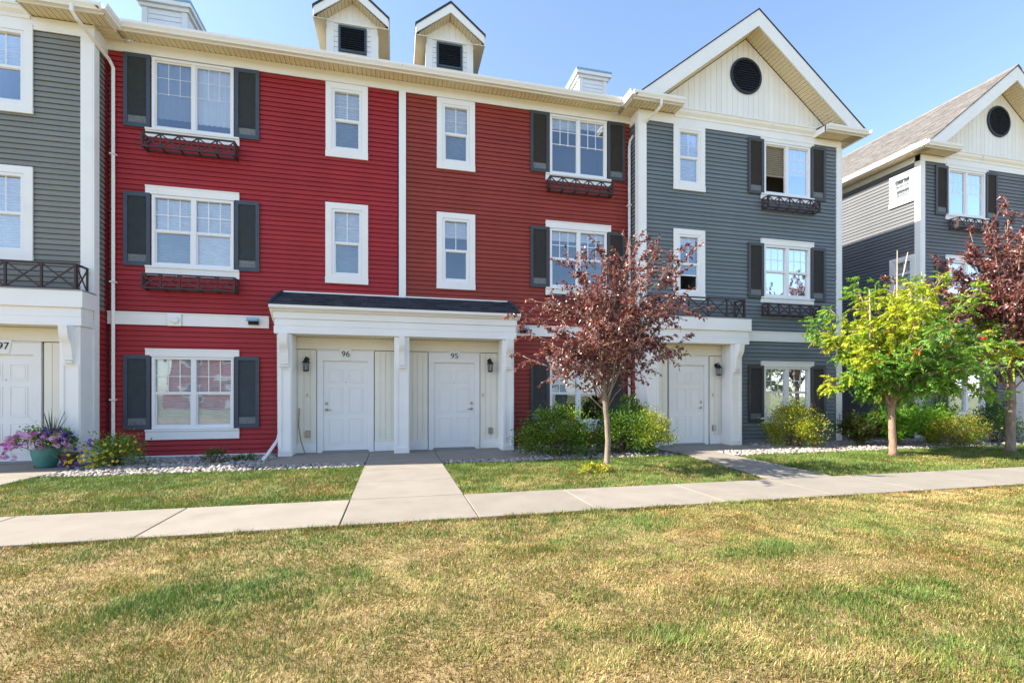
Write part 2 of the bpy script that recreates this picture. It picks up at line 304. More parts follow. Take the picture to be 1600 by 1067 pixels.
def zig(F, u0, u1, z0, z1, n, d, p):
    k = max(2, round((z1-z0)/p)); h = (z1-z0)/k; pr = []
    for i in range(k): pr += [(n+d, z0+i*h), (n, z0+i*h+h*.82)]
    pr.append((n+d, z1))
    return MB().sheet(pr, lambda a, z: F.p(u0, a, z), lambda a, z: F.p(u1, a, z))
def window(par, F, u0, u1, z0, z1, kind, blind=1., open_=None, head=True, sill=True, casing=0., bm='blind', scr=(), hz=.16, sz=.155, oh=.11, mw=None):
    """u0..u1, z0..z1: outside of the vinyl frame"""
    fw = .055; W = put('window', MB().ring(u0, u1, z0, z1, fw, fw, fw, fw, -.07, .035, F), 'pvc', par, bevel=.005)
    if head: put('head_casing', MB().prof([(.018, z1+.004), (.05, z1+.004), (.05, z1+hz-.03), (.062, z1+hz-.03), (.062, z1+hz), (.018, z1+hz)], u0-oh, u1+oh, F), 'white', W)
    if sill: put('sill', MB().prof([(.018, z0-sz), (.045, z0-sz), (.045, z0-.045), (.07, z0-.04), (.07, z0-.004), (.018, z0-.004)], u0-oh, u1+oh, F), 'white', W)
    if casing:
        c = casing
        put('casing', MB().ring(u0-c, u1+c, z0-c*.2, z1+c, c-.002, c-.002, c*.2-.002, c-.002, .018, .045, F), 'white', W, bevel=.004)
        put('sill', MB().box(u0-c-.005, u1+c+.005, .018, .055, z0-c*.2-.15, z0-c*.2-.003, F), 'white', W, bevel=.004)
    a0, a1, b0, b1 = u0+fw, u1-fw, z0+fw, z1-fw; lights = []; gr = MB(); mt = .009 if mw is None else mw
    if kind in ('double', 'single'):
        mul = .095; zm = (b0+b1)/2; cols = [(a0, (a0+a1)/2-mul/2), ((a0+a1)/2+mul/2, a1)] if kind == 'double' else [(a0, a1)]
        if kind == 'double': put('mullion', MB().box(cols[0][1], cols[1][0], -.06, .03, b0, b1, F), 'pvc', W)
        for i, (c0, c1) in enumerate(cols):
            put('meeting_rail', MB().box(c0, c1, -.05, .012, zm-.025, zm+.025, F), 'pvc', W)
            put('lower_sash', MB().ring(c0, c1, b0, zm-.025, .025, .025, .03, .012, -.05, -.005, F), 'pvc', W)
            lights += [(c0, c1, zm+.025, b1, i*2), (c0+.025, c1-.025, b0+.03, zm-.037, i*2+1)]
            nv = 2 if kind == 'double' else 1
            for k in range(nv): x = c0+(c1-c0)*(k+1)/(nv+1); gr.box(x-mt, x+mt, -.038, -.026, zm+.025, b1, F)
            zz = (zm+b1)/2; ht = mt if kind == 'double' else mt*.5; gr.box(c0, c1, -.0375, -.0265, zz-ht, zz+ht, F)
    else:
        um = (a0+a1)/2; put('mullion', MB().box(um-.035, um+.035, -.055, .022, b0, b1, F), 'pvc', W)
        for i, (c0, c1) in enumerate(((a0, um-.035), (um+.035, a1))):
            put('sash', MB().ring(c0, c1, b0, b1, .022, .022, .025, .025, -.05, -.003, F), 'pvc', W)
            lights.append((c0+.022, c1-.022, b0+.025, b1-.025, i))
            if open_ == 'left' and i == 0: continue
            for k in range(2): x = c0+.022+(c1-c0-.044)*(k+1)/3; gr.box(x-mt, x+mt, -.038, -.026, b0+(b1-b0)*.5, b1-.025, F)
            for q in (.52, .76): zz = b0+(b1-b0)*q; gr.box(c0+.022, c1-.022, -.0375, -.0265, zz-mt, zz+mt, F)
    if open_ == 'bottom':        # lower sash pushed up a hand's width
        pass
    put('grille', gr, 'pvc', W)
    for (c0, c1, d0, d1, i) in lights:
        if open_ == 'left' and i == 0: continue
        if open_ == 'bottom' and i == 1: d0 = d0+(d1-d0)*.62; put('raised_sash_rail', MB().box(c0, c1, -.045, -.01, d0-.03, d0, F), 'pvc', W)
        put('pane', MB().box(c0, c1, -.034, -.030, d0, d1, F), 'screen' if i in scr else 'glass', W)
    for q, (c0, c1) in enumerate(((a0, (a0+a1)/2-.02), ((a0+a1)/2+.02, a1)) if kind != 'single' else ((a0, a1),)):
        bl = blind[q] if hasattr(blind, '__len__') else blind
        if bl > .01:
            zb = b1-(b1-b0)*bl
            if bm == 'curtain': put('curtain', MB().sheet([(c0+(c1-c0)*k/24, -.09+.016*math.sin(k*1.7)) for k in range(25)], lambda a, n: F.p(a, n, zb), lambda a, n: F.p(a, n, b1)), 'curtain', W, smooth=True)
            else:
                put('blind', zig(F, c0, c1, zb, b1-.012, -.088, .038, .052), bm if isinstance(bm, str) else bm[q], W)
                put('blind_rail', MB().box(c0, c1, -.09, -.052, zb-.022, zb-.001, F), bm if isinstance(bm, str) else bm[q], W)
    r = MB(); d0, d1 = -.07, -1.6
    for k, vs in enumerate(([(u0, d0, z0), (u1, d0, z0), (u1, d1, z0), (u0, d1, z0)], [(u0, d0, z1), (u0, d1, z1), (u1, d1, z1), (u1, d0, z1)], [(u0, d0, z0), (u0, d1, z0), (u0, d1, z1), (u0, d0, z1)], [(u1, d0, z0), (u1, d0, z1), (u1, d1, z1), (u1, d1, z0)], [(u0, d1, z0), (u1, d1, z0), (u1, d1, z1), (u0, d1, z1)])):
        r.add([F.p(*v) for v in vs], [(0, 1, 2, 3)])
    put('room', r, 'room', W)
    return W
def shutter(par, F, u0, u1, z0, z1, col):
    s = put('shutter', MB().ring(u0, u1, z0, z1, .075, .075, .09, .085, .018, .052, F), col, par, bevel=.004)
    put('louver', zig(F, u0+.075, u1-.075, z0+.24, z1-.085, .022, .016, .022), col+'_in', s)
    put('lower_panel', MB().box(u0+.077, u1-.077, .02, .033, z0+.092, z0+.236, F), 'shut_low', s)
    return s
def digits(par, txt, F, u, n, z, h):
    c = bpy.data.curves.new('digits', 'FONT'); c.body = txt; c.size = h; c.align_x = 'CENTER'; c.extrude = .003; c.offset = .0
    t = bpy.data.objects.new('tmp', c); COL.objects.link(t); dg = bpy.context.evaluated_depsgraph_get()
    me = bpy.data.meshes.new_from_object(t.evaluated_get(dg)); bpy.data.objects.remove(t)
    m = MB(); m.add([F.p(u+v.co.x, n+v.co.z, z+v.co.y) for v in me.vertices], [tuple(p.vertices) for p in me.polygons])
    return put('number', m, 'darkplate', par)
def door(par, F, u0, u1, number, hinge='right', z0=.04, z1=2.075):
    d = put('door', MB().box(u0, u1, -.05, -.02, z0+.02, z1, F), 'door', par)
    W = u1-u0; cw = (W-.11*2-.11)/2
    for r0, r1 in ((.16, .74), (.86, 1.44), (1.55, 1.86)):
        for k in range(2):
            a = u0+.11+k*(cw+.11)
            put('panel', MB().ring(a, a+cw, z0+r0, z0+r1, .016, .016, .016, .016, -.022, -.010, F), 'door', d, bevel=.004)
            put('panel', MB().box(a+.04, a+cw-.04, -.022, -.012, z0+r0+.04, z0+r1-.04, F), 'door', d, bevel=.006)
    hx = u0+.07 if hinge == 'right' else u1-.07; sg = 1 if hinge == 'right' else -1
    def knob(z, r, name):
        m = MB(); c = F.p(hx, -.02, z); N = Vector((F.N[0], F.N[1], 0)); m.tube([Vector(c), Vector(c)+N*.012, Vector(c)+N*.02, Vector(c)+N*.035], [r, r, r*.6, r*.55], 14)
        return put(name, m, 'chrome', d, smooth=False)
    knob(1.12, .033, 'deadbolt'); k = knob(.98, .034, 'handle_rose')
    a = Vector(F.p(hx, .02, .98)); b = Vector(F.p(hx+sg*.10, .024, .975)); put('handle', MB().tube([a, (a+b)/2, b], [.012, .011, .009], 8), 'chrome', d)
    c = Vector(F.p((u0+u1)/2, -.022, 1.60)); N = Vector((F.N[0], F.N[1], 0)); put('peephole', MB().tube([c, c+N*.008], .009, 10), 'black', d)
    put('threshold', MB().box(u0-.02, u1+.02, -.05, .05, .021, z0+.012, F), 'grey', d)
    cs = put('door_casing', MB().ring(u0-.125, u1+.125, -.2, z1+.225, .125-.002, .125-.002, .05, .223, -.045, .03, F), 'white', par, bevel=.004)
    put('casing_cap', MB().box(u0-.135, u1+.135, .0, .042, z1+.226, z1+.25, F), 'white', cs)
    kc = (u0+u1)/2; ks = put('keystone', MB().face([(kc-.085, z1+.015), (kc+.085, z1+.015), (kc+.125, z1+.275), (kc-.125, z1+.275)], .03, .05, F), 'white', cs, bevel=.004)
    if number: digits(par, number, F, kc, .056, z1+.10, .185)
    return d
def pillar(par, F, u0, u1, z1, n0, n1, corbel=.14, name='pillar', side=0):
    """n0 back, n1 front"""
    p = put(name, MB().box(u0, u1, n0, n1, .021, z1, F), 'white', par, bevel=.006)
    e = .055
    put('panel_edge', MB().ring(u0+.02, u1-.02, .10, z1-.72, e, e, .06, .02, n1+.001, n1+.016, F), 'white', p)
    c = (u0+u1)/2; h = .66; N = 26; pr = [(n1+.002, z1-h)]
    for i in range(N+1):
        t = i/N; q = .05+.17*(1/(1+math.exp(-(t-.52)*11)))+.025*math.sin(t*math.pi*2.0)*(1 if t < .5 else .35)
        pr.append((n1+q, z1-h+.03+(h-.034)*t))
    pr.append((n1+.002, z1-.004))
    put('corbel', MB().prof(pr, c-corbel/2, c+corbel/2, F), 'white', p)
    put('corbel_foot', MB().box(c-corbel/2-.008, c+corbel/2+.008, n1+.002, n1+.085, z1-h-.03, z1-h-.001, F), 'white', p)
    return p
def lattice(par, F, u0, u1, n, z0, z1, bays, t=.030, m='iron', d=.03):
    """X-braced front: rails, posts and braces are pieces of their own"""
    put('rail', MB().box(u0, u1, n-d/2, n+d/2, z1-t, z1, F), m, par); put('rail', MB().box(u0, u1, n-d/2, n+d/2, z0, z0+t, F), m, par)
    w = (u1-u0)/bays
    for i in range(bays+1):
        c = u0+i*w; c = min(max(c, u0+t/2), u1-t/2); put('post', MB().box(c-t/2, c+t/2, n-d/2+.002, n+d/2-.002, z0+t, z1-t, F), m, par)
    for i in range(bays):
        a, b = u0+i*w+t/2, u0+(i+1)*w-t/2; q0, q1 = z0+t, z1-t
        for s, (p, r) in enumerate((((a, q0), (b, q1)), ((a, q1), (b, q0)))):
            dx, dz = r[0]-p[0], r[1]-p[1]; L = math.hypot(dx, dz); nx, nz = -dz/L*t*.42, dx/L*t*.42; off = (-.004, .004)[s]
            put('brace', MB().face([(p[0]+nx, p[1]+nz), (p[0]-nx, p[1]-nz), (r[0]-nx, r[1]-nz), (r[0]+nx, r[1]+nz)], n-.006+off, n+.006+off, F), m, par)
def window_box(F, u0, u1, ztop, label, h=.31, d=.27):
    r = thing('window_box', F.p((u0+u1)/2, .02, ztop-h), label, 'window box', 'lattice window boxes under the windows')
    lattice(r, F, u0, u1, d, ztop-h, ztop, 5)
    for x, nm in ((u0, 1), (u1, -1)):                     # ends
        F2 = FR(*F.p(x, .02, 0)[:2], F.N, (F.U[0]*-nm, F.U[1]*-nm)); lattice(r, F2, 0, d-.04, -.013, ztop-h, ztop, 1, d=.022)
    for k in range(6):
        u = u0+.03+(u1-u0-.06)*k/5; put('floor_slat', MB().box(u-.02, u+.02, .03, d-.016, ztop-h+.004, ztop-h+.018, F), 'iron', r)
    put('back_rail', MB().box(u0+.03, u1-.03, .02, .04, ztop-h+.02, ztop-h+.05, F), 'iron', r)
    return r
def downspout(par, pts, r=.042): return put('downspout', MB().tube(pts, r, 4, squash=.8), 'gutter', par, bevel=.006)
def lantern(F, u, z, label):
    r = thing('wall_lantern', F.p(u, 0, z-.16), label, 'wall lamp', 'porch wall lanterns'); N = Vector((F.N[0], F.N[1], 0)); P = Vector(F.p(u, .013, z))
    put('back_plate', MB().tube([P+Vector((0, 0, .1)), P+Vector((0, 0, .1))+N*.02], .055, 16), 'black', r)
    put('arm', MB().tube([P+N*.02+Vector((0, 0, .1)), P+N*.06+Vector((0, 0, .16)), P+N*.12+Vector((0, 0, .155)), P+N*.12+Vector((0, 0, .12))], .011, 8), 'black', r)
    c = P+N*.12
    put('lamp_roof', MB().lathe([(.0, .125), (.02, .12), (.045, .085), (.082, .03), (.085, .018), (.0, .018)], c, 12), 'black', r)
    put('lamp_glass', MB().lathe([(.058, .015), (.052, -.14)], c, 12), 'lampglass', r)
    for k in range(6):
        a = k*math.pi/3; q = Vector((math.cos(a), math.sin(a), 0)); put('lamp_bar', MB().tube([c+q*.062+Vector((0, 0, .016)), c+q*.056+Vector((0, 0, -.142))], .006, 5), 'black', r)
    put('lamp_base', MB().lathe([(0, -.14), (.066, -.14), (.066, -.158), (.03, -.172), (0, -.176)], c, 12), 'black', r)
    put('candle', MB().tube([c+Vector((0, 0, -.13)), c+Vector((0, 0, -.02))], .012, 8), 'white', r)
    return r
def chimney(par, x0, x1, y0, y1, z0, z1):
    c = put('chimney', MB().box(x0, x1, y0, y1, z0, z1), 'white', par)
    Ff = FR(0, y0); z = z1-.62
    for k in range(5): put('chimney_board', MB().prof([(.001, z), (.02, z), (.008, z+.115), (.001, z+.118)], x0+.12, x1-.12, Ff), 'white', c); z += .12
    put('chimney_corner', MB().box(x0-.012, x0+.11, y0-.03, y0+.1, z0, z1-.001), 'white', c); put('chimney_corner', MB().box(x1-.11, x1+.012, y0-.03, y0+.1, z0, z1-.001), 'white', c)
    put('chimney_cap', MB().box(x0-.06, x1+.06, y0-.06, y1+.06, z1, z1+.09), 'white', c); put('chimney_cap', MB().box(x0-.12, x1+.12, y0-.12, y1+.12, z1+.091, z1+.19), 'white', c)
    put('cap_flashing', MB().box(x0-.13, x1+.13, y0-.13, y1+.13, z1+.191, z1+.25), 'bluecap', c)
def shingles(par, P, U, V, lu, lv, m, tab=.3, exp=.14, clip=None, thick=.012, limit=10000):
    """tabs of asphalt shingle on a slope: U along the eave, V up the slope"""
    P = Vector(P); U = Vector(U); V = Vector(V).normalized(); N = U.cross(V).normalized(); r = random.Random(3); rows = int(math.ceil(lv/exp)); rest = MB()
    k = 0
    for j in range(rows):
        a0, a1 = clip(j*exp) if clip else (0, lu); a = a0-r.random()*tab
        while a < a1:
            b = a+tab*r.choice((.7, 1, 1.25)); x0, x1 = max(a, a0)+.004, min(b, a1)-.004; a = b
            if x1-x0 < .02: continue
            t = thick*r.uniform(.6, 1.5); v0 = j*exp; v1 = min(v0+exp*1.1, lv)
            mb = MB() if k < limit else rest
            f = lambda q, s, n: P+U*q+V*s+N*n
            mb.add([f(x0, v0, .0), f(x1, v0, 0), f(x1, v0, t), f(x0, v0, t), f(x1, v1, t*.25), f(x0, v1, t*.25), f(x0, v1, -.002), f(x1, v1, -.002)], [(0, 1, 2, 3), (3, 2, 4, 5), (0, 3, 5, 6), (1, 7, 4, 2)])
            if mb is not rest: put('shingle', mb, m, par)
            k += 1
    if rest.v: put('shingles', rest, m, par, kind='stuff')

# ------------------------------------------------------------------ townhouses
GY, RY = 11.1, 11.55
FG, FRD = FR(0, GY), FR(0, RY)
def louver_vent_round(par, F, u, z, r):
    ring = MB(); k = 40; vs = []
    for n, rr in ((.0, r), (.05, r), (.05, r-.06), (.012, r-.06)):
        vs += [F.p(u+rr*math.cos(2*math.pi*i/k), n, z+rr*math.sin(2*math.pi*i/k)) for i in range(k)]
    ring.add(vs, [(q*k+i, q*k+(i+1) % k, (q+1)*k+(i+1) % k, (q+1)*k+i) for q in range(3) for i in range(k)]+[tuple(3*k+i for i in range(k))])
    v = put('round_vent', ring, 'vent', par); q = r-.062; n = 13
    for i in range(n):
        zz = z-q+(i+.5)*2*q/n; hw = math.sqrt(max(q*q-(zz-z)**2, .002)); put('slat', MB().prof([(.014, zz+.026), (.040, zz-.022), (.044, zz-.016), (.018, zz+.032)], u-hw, u+hw, F), 'vent', v)
def gable_house(name, label, x0, mirror, wm, sc, number, group, roof='shingle', dz=0., side=None, winargs={}, rm=None):
    x1 = x0+6.26; X = (lambda u: x1-u) if mirror else (lambda u: x0+u); F = FG
    def xr(a, b): return tuple(sorted((X(a), X(b))))
    H = thing(name, ((x0+x1)/2, GY, 0), label, 'townhouse', group)
    c1, c2, cd = X(1.42), X(4.45), X(1.41)
    wins = {}
    holes = [(c1-.33, c1+.33, 6.77+dz, 8.15+dz), (c1-.33, c1+.33, 3.95+dz, 5.44+dz), (c2-.75, c2+.75, 6.74+dz, 8.14+dz), (c2-.75, c2+.75, 3.95+dz, 5.36+dz), (c2-.75, c2+.75, .70, 2.06), xr(.3, 2.45)+(0, 2.6)]
    siding(H, F, x0+.19, x1-.14, .05, 8.26, wm, [(a+.02, b-.02, c, d) for a, b, c, d in holes])
    put('wall', MB().box(x0+.03, x1-.03, -.9, -.75, -.1, 8.6, F), 'room', H)
    W = winargs
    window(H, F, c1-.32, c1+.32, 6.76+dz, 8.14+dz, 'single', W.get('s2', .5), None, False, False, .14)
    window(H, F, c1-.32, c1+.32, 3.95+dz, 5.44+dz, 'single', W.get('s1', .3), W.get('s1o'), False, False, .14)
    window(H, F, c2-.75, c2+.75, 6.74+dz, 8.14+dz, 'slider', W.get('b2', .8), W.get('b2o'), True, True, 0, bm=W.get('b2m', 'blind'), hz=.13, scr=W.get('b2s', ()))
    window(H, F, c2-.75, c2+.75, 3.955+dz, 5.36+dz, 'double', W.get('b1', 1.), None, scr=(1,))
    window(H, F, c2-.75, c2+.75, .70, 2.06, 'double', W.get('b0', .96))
    for a, b in ((6.70+dz, 8.19+dz), (3.90+dz, 5.39+dz), (.57, 2.10)):
        shutter(H, F, c2-1.26, c2-.77, a, b, sc); shutter(H, F, c2+.77, c2+1.26, a, b, sc)
    a, b = xr(2.95, 6.08); put('belt_board', MB().box(a, b, .018, .042, 2.75, 2.995, F), 'white', H); put('belt_cap', MB().box(a, b, .018, .058, 2.996, 3.02, F), 'white', H)
    # recess wall round the door
    for a, b in (xr(.0, .80), xr(2.03, 2.72)):
        board_wall(H, F, a, b, .25, 2.32, 'cream', .13); put('base_trim', MB().box(a, b, -.03, .03, .025, .247, F), 'white', H)
    a, b = xr(.0, 2.8); put('header_panel', MB().box(a, b, -.03, .016, 2.335, 2.60, F), 'cream', H)
    a, b = xr(.96, 1.86); door(H, F, a, b, number, 'right' if mirror else 'left')
    # corners
    i = xr(.0, .2); o = xr(6.10, 6.26)
    put('corner_trim', MB().box(i[0], i[1], -.02, .03, .02 if not mirror else .02, 8.26, F), 'white', H, bevel=.004); put('corner_trim', MB().box(o[0], o[1], -.02, .03, .02, 8.26, F), 'white', H, bevel=.004)
    sg = 1 if mirror else -1; xi, xo = X(0), X(6.26)
    FI = FR(xi, GY, (0, 1), (sg, 0)); FO = FR(xo, GY, (0, 1), (-sg, 0))
    put('frieze', MB().box(-.0275, .44, .002, .028, 8.262, 8.52, FI), 'white', H); put('corner_trim', MB().box(-.029, .14, .002, .03, .02, 8.26, FI), 'white', H); rm = rm or wm; siding(H, FI, .142, .44, .05, 3.0, rm); siding(H, FI, .142, .34 if mirror else .44, 3.0, 8.26, wm); (siding(H, FI, .343, .44, 3.0, 8.26, rm) if mirror else None)
    put('corner_trim', MB().box(-.029, .14, .002, .03, .02, 8.26, FO), 'white', H)
    if side: side(H, FO)
    else: put('side_wall', MB().box(.142, 11.5, -.1, .0, 0, 8.45, FO), wm, H)
    put('side_wall', MB().box(.45, 11.5, -.1, -.01, 0, 8.45, FI), wm, H); put('back_wall', MB().box(x0+.12, x1-.12, -11.6, -11.5, 0, 8.5, F), wm, H)
    put('foundation', MB().box(x0+.02, x1-.02, -.15, .006, -.15, .049, F), 'foundation', H)
    # gable
    xc = X(3.13); ap = 11.24; sl = .778
    put('frieze', MB().box(x0, x1, .0, .028, 8.262, 8.44, F), 'white', H)
    a, b = xr(1.0, 5.32); put('crown', MB().prof([(.02, 8.441), (.045, 8.441), (.05, 8.50), (.10, 8.56), (.115, 8.62), (.135, 8.63), (.135, 8.66), (.02, 8.685)], a, b, F), 'gable', H)
    put('crown_joint', MB().box(X(3.9)-.004, X(3.9)+.004, .05, .1375, 8.50, 8.664, F), 'gutter', H)
    top = lambda u: 10.80-sl*abs(u-xc); board_wall(H, F, xc-2.7, xc+2.7, 8.69, 0, 'gable', .165, top, 'gable_board')
    louver_vent_round(H, F, xc, 9.81, .48)
    for s in (-1, 1):
        e = MB().face([(xc, ap-.015), (xc+s*3.43, ap-.015-3.43*sl), (xc+s*2.88, ap-.43-2.88*sl+.0), (xc, ap-.43)], .47, .50, F); put('rake_board', e, 'white', H)
        put('roof', MB().face([(xc, ap+.02), (xc+s*3.47, ap+.02-3.47*sl), (xc+s*3.47, ap-.012-3.47*sl), (xc, ap-.012)], -11.8, .515, F), roof, H)
        L = 2.86*math.sqrt(1+sl*sl); U = Vector((s*1, 0, -sl)).normalized()
        ribbed(H, 'rake_soffit', (xc, GY-.02, ap-.42), U, L, Vector((0, -.45, 0)), 'soffit', .1, Vector((-s*sl, 0, -1)).normalized() if True else None)
    # cornice returns
    for (a, b, inner) in (xr(-.38, 1.0)+(True,), xr(5.32, 6.64)+(False,)):
        rz = (.065 if inner else 0)
        if inner: put('frieze', MB().box(max(a, x0), min(b, x1), .0, .028, 8.441, 8.441+rz, F), 'white', H)
        put('fascia', MB().box(a, b, .385, .41, 8.43+rz, 8.60+rz, F), 'white', H); gutter(H, F, a-.0, b, .412, 8.455+rz)
        ribbed(H, 'soffit', (a+.02, GY-.004, 8.462+rz), (1, 0, 0), b-a-.04, Vector((0, -.378, 0)), 'soffit')
        put('return_roof', MB().prof([(.0, 8.60+rz), (.40, 8.585+rz), (.40, 8.602+rz), (.0, 8.66+rz)], a, b, F), 'white', H)
        inside = b if (inner != mirror) else a; d = .02 if inside == a else -.02
        put('return_end', MB().face([(0, 8.43+rz), (.41, 8.43+rz), (.53, 8.58+rz), (.41, 8.60+rz), (0, 8.66+rz)], min(inside, inside+d), max(inside, inside+d), FR(0, GY, (0, -1), (1, 0))), 'white', H)
        xs = a if inside == b else b; s = -1 if inside == b else 1                # the outer side
        Fs = FR(xs, GY, (0, 1), (s, 0)); y1 = .02 if inner else 11.5
        put('fascia', MB().box(-.40, y1, -.025, .0, 8.43+rz, 8.60+rz, Fs), 'white', H); gutter(H, Fs, -.53, y1, .002, 8.455+rz)
        if not inner:
            w_ = .38; ribbed(H, 'soffit', (xs, GY-.38, 8.462), (0, 1, 0), y1+.36, Vector((-s*w_, 0, 0)), 'soffit')
            put('frieze', MB().box(.142, y1, -.38+.002, -.38+.03, 8.262, 8.44, Fs), 'white', H)
        else:
            ribbed(H, 'soffit', (xs-s*.02, GY+.004, 8.4625+rz), (0, 1, 0), .44, Vector((-s*.36, 0, 0)), 'soffit')
    return H, X
def gable_porch(label, x0, mirror):
    x1 = x0+6.26; X = (lambda u: x1-u) if mirror else (lambda u: x0+u); F = FG
    def xr(a, b): return tuple(sorted((X(a), X(b))))
    P = thing('entry_porch', ((xr(0, 2.9)[0]+1.45), 10.9, .02), label, 'porch', 'entry porches')
    for a, b in ((-.0, .33), (2.37, 2.70)): q = xr(a, b); pillar(P, F, q[0], q[1], 2.60, .035, .40)
    a, b = xr(-.02, 2.88)
    put('beam', MB().box(a, b, .045, .42, 2.605, 3.255, F), 'white', P)
    put('fascia_board', MB().box(a-.012, b+.012, .045, .435, 2.606, 2.765, F), 'white', P, bevel=.003); put('fascia_board', MB().box(a-.006, b+.006, .045, .428, 2.771, 2.935, F), 'white', P, bevel=.003)
    put('fascia_board', MB().box(a-.05, b+.05, .045, .475, 2.942, 3.25, F), 'white', P, bevel=.004); put('cap', MB().box(a-.06, b+.06, .045, .485, 3.2505, 3.272, F), 'grey', P)
    ribbed(P, 'porch_ceiling', (a+.02, GY-.05, 2.602), (1, 0, 0), b-a-.04, Vector((0, -.35, 0)), 'soffit')
    return P, X
def railing(label, x0, mirror):
    x1 = x0+6.26; X = (lambda u: x1-u) if mirror else (lambda u: x0+u); F = FG
    a, b = sorted((X(.06), X(2.80))); R = thing('balcony_railing', ((a+b)/2, 10.7, 3.275), label, 'railing', 'lattice railings on the porch roofs')
    lattice(R, F, a, b, .40, 3.275, 3.775, 5, .034, d=.036)
    for x, s in ((a, -1), (b, 1)):
        lattice(R, FR(x, GY, (0, -1), (s, 0)), .02, .38, -.02, 3.275, 3.775, 1, .034, d=.034)
    return R

# right-hand house: its sunlit side wall with two windows
def side_right(H, F):
    holes = [(.17, .80, 7.30, 7.98), (.17, .80, 4.65, 5.45)]
    siding(H, F, .142, 3.6, .05, 8.26, 'steel', [(a+.02, b-.02, c, d) for a, b, c, d in holes])
    for z0, z1 in ((7.30, 7.98), (4.62, 5.42)): window(H, F, .22, .78, z0, z1, 'single', 1., None, False, False, .11)
    put('side_wall', MB().box(3.6, 11.5, -.1, 0, 0, 8.45, F), 'steel', H)
grp = 'townhouses in the row'
H94, X94 = gable_house('townhouse', 'slate blue gabled townhouse with round vent right of the brick red one', 5.98, False, 'slate', 'shut_dark', None, grp, rm='brick', winargs=dict(b2=(.62, .55), b2o='left', b2m=('blind_tan', 'blind'), s1=.12, s1o='bottom', s2=.97))
H97, X97 = gable_house('townhouse', 'grey green townhouse number 97 at the left edge', -5.73-6.26, True, 'sage', 'shut_dark', '97', grp, dz=.06, rm='red', winargs=dict(s2=.5, s1=.98))
HR, XR = gable_house('townhouse', 'dark grey gabled townhouse across the gap at the far right with sunlit side wall', 15.16, True, 'steel', 'shut_dark', None, grp, roof='shingle_tan', side=side_right, winargs=dict(b2=1., b2s=(0,), b2m='blind'))
# shingle tabs on the slope of the right-hand house that faces the gap
xc = XR(3.13); sl = .778; e0 = Vector((xc-3.5, GY-.515, 11.24+.021-3.5*sl))
shingles(HR, e0+Vector((0, 11.6, 0)), (0, -1, 0), (1, 0, sl), 11.6, 3.5*math.sqrt(1+sl*sl), 'shingle_tan', .32, .14, limit=0)
put('ridge_cap', MB().face([(xc-.16, 11.26-.12), (xc, 11.262), (xc+.16, 11.26-.12), (xc+.16, 11.275-.12), (xc, 11.29), (xc-.16, 11.275-.12)], -11.8, .52, FG), 'shingle_tan', HR)
for x0, m, lab in ((5.98, False, 'flat topped white porch with lattice railing on the slate blue house'), (-5.73-6.26, True, 'flat topped white porch over door 97 at the left edge'), (15.16, True, 'white porch of the dark grey house at the far right edge')): gable_porch(lab, x0, m)
railing('brown lattice railing on porch roof of the slate blue house', 5.98, False); railing('brown lattice railing on porch roof over door 97', -5.73-6.26, True)

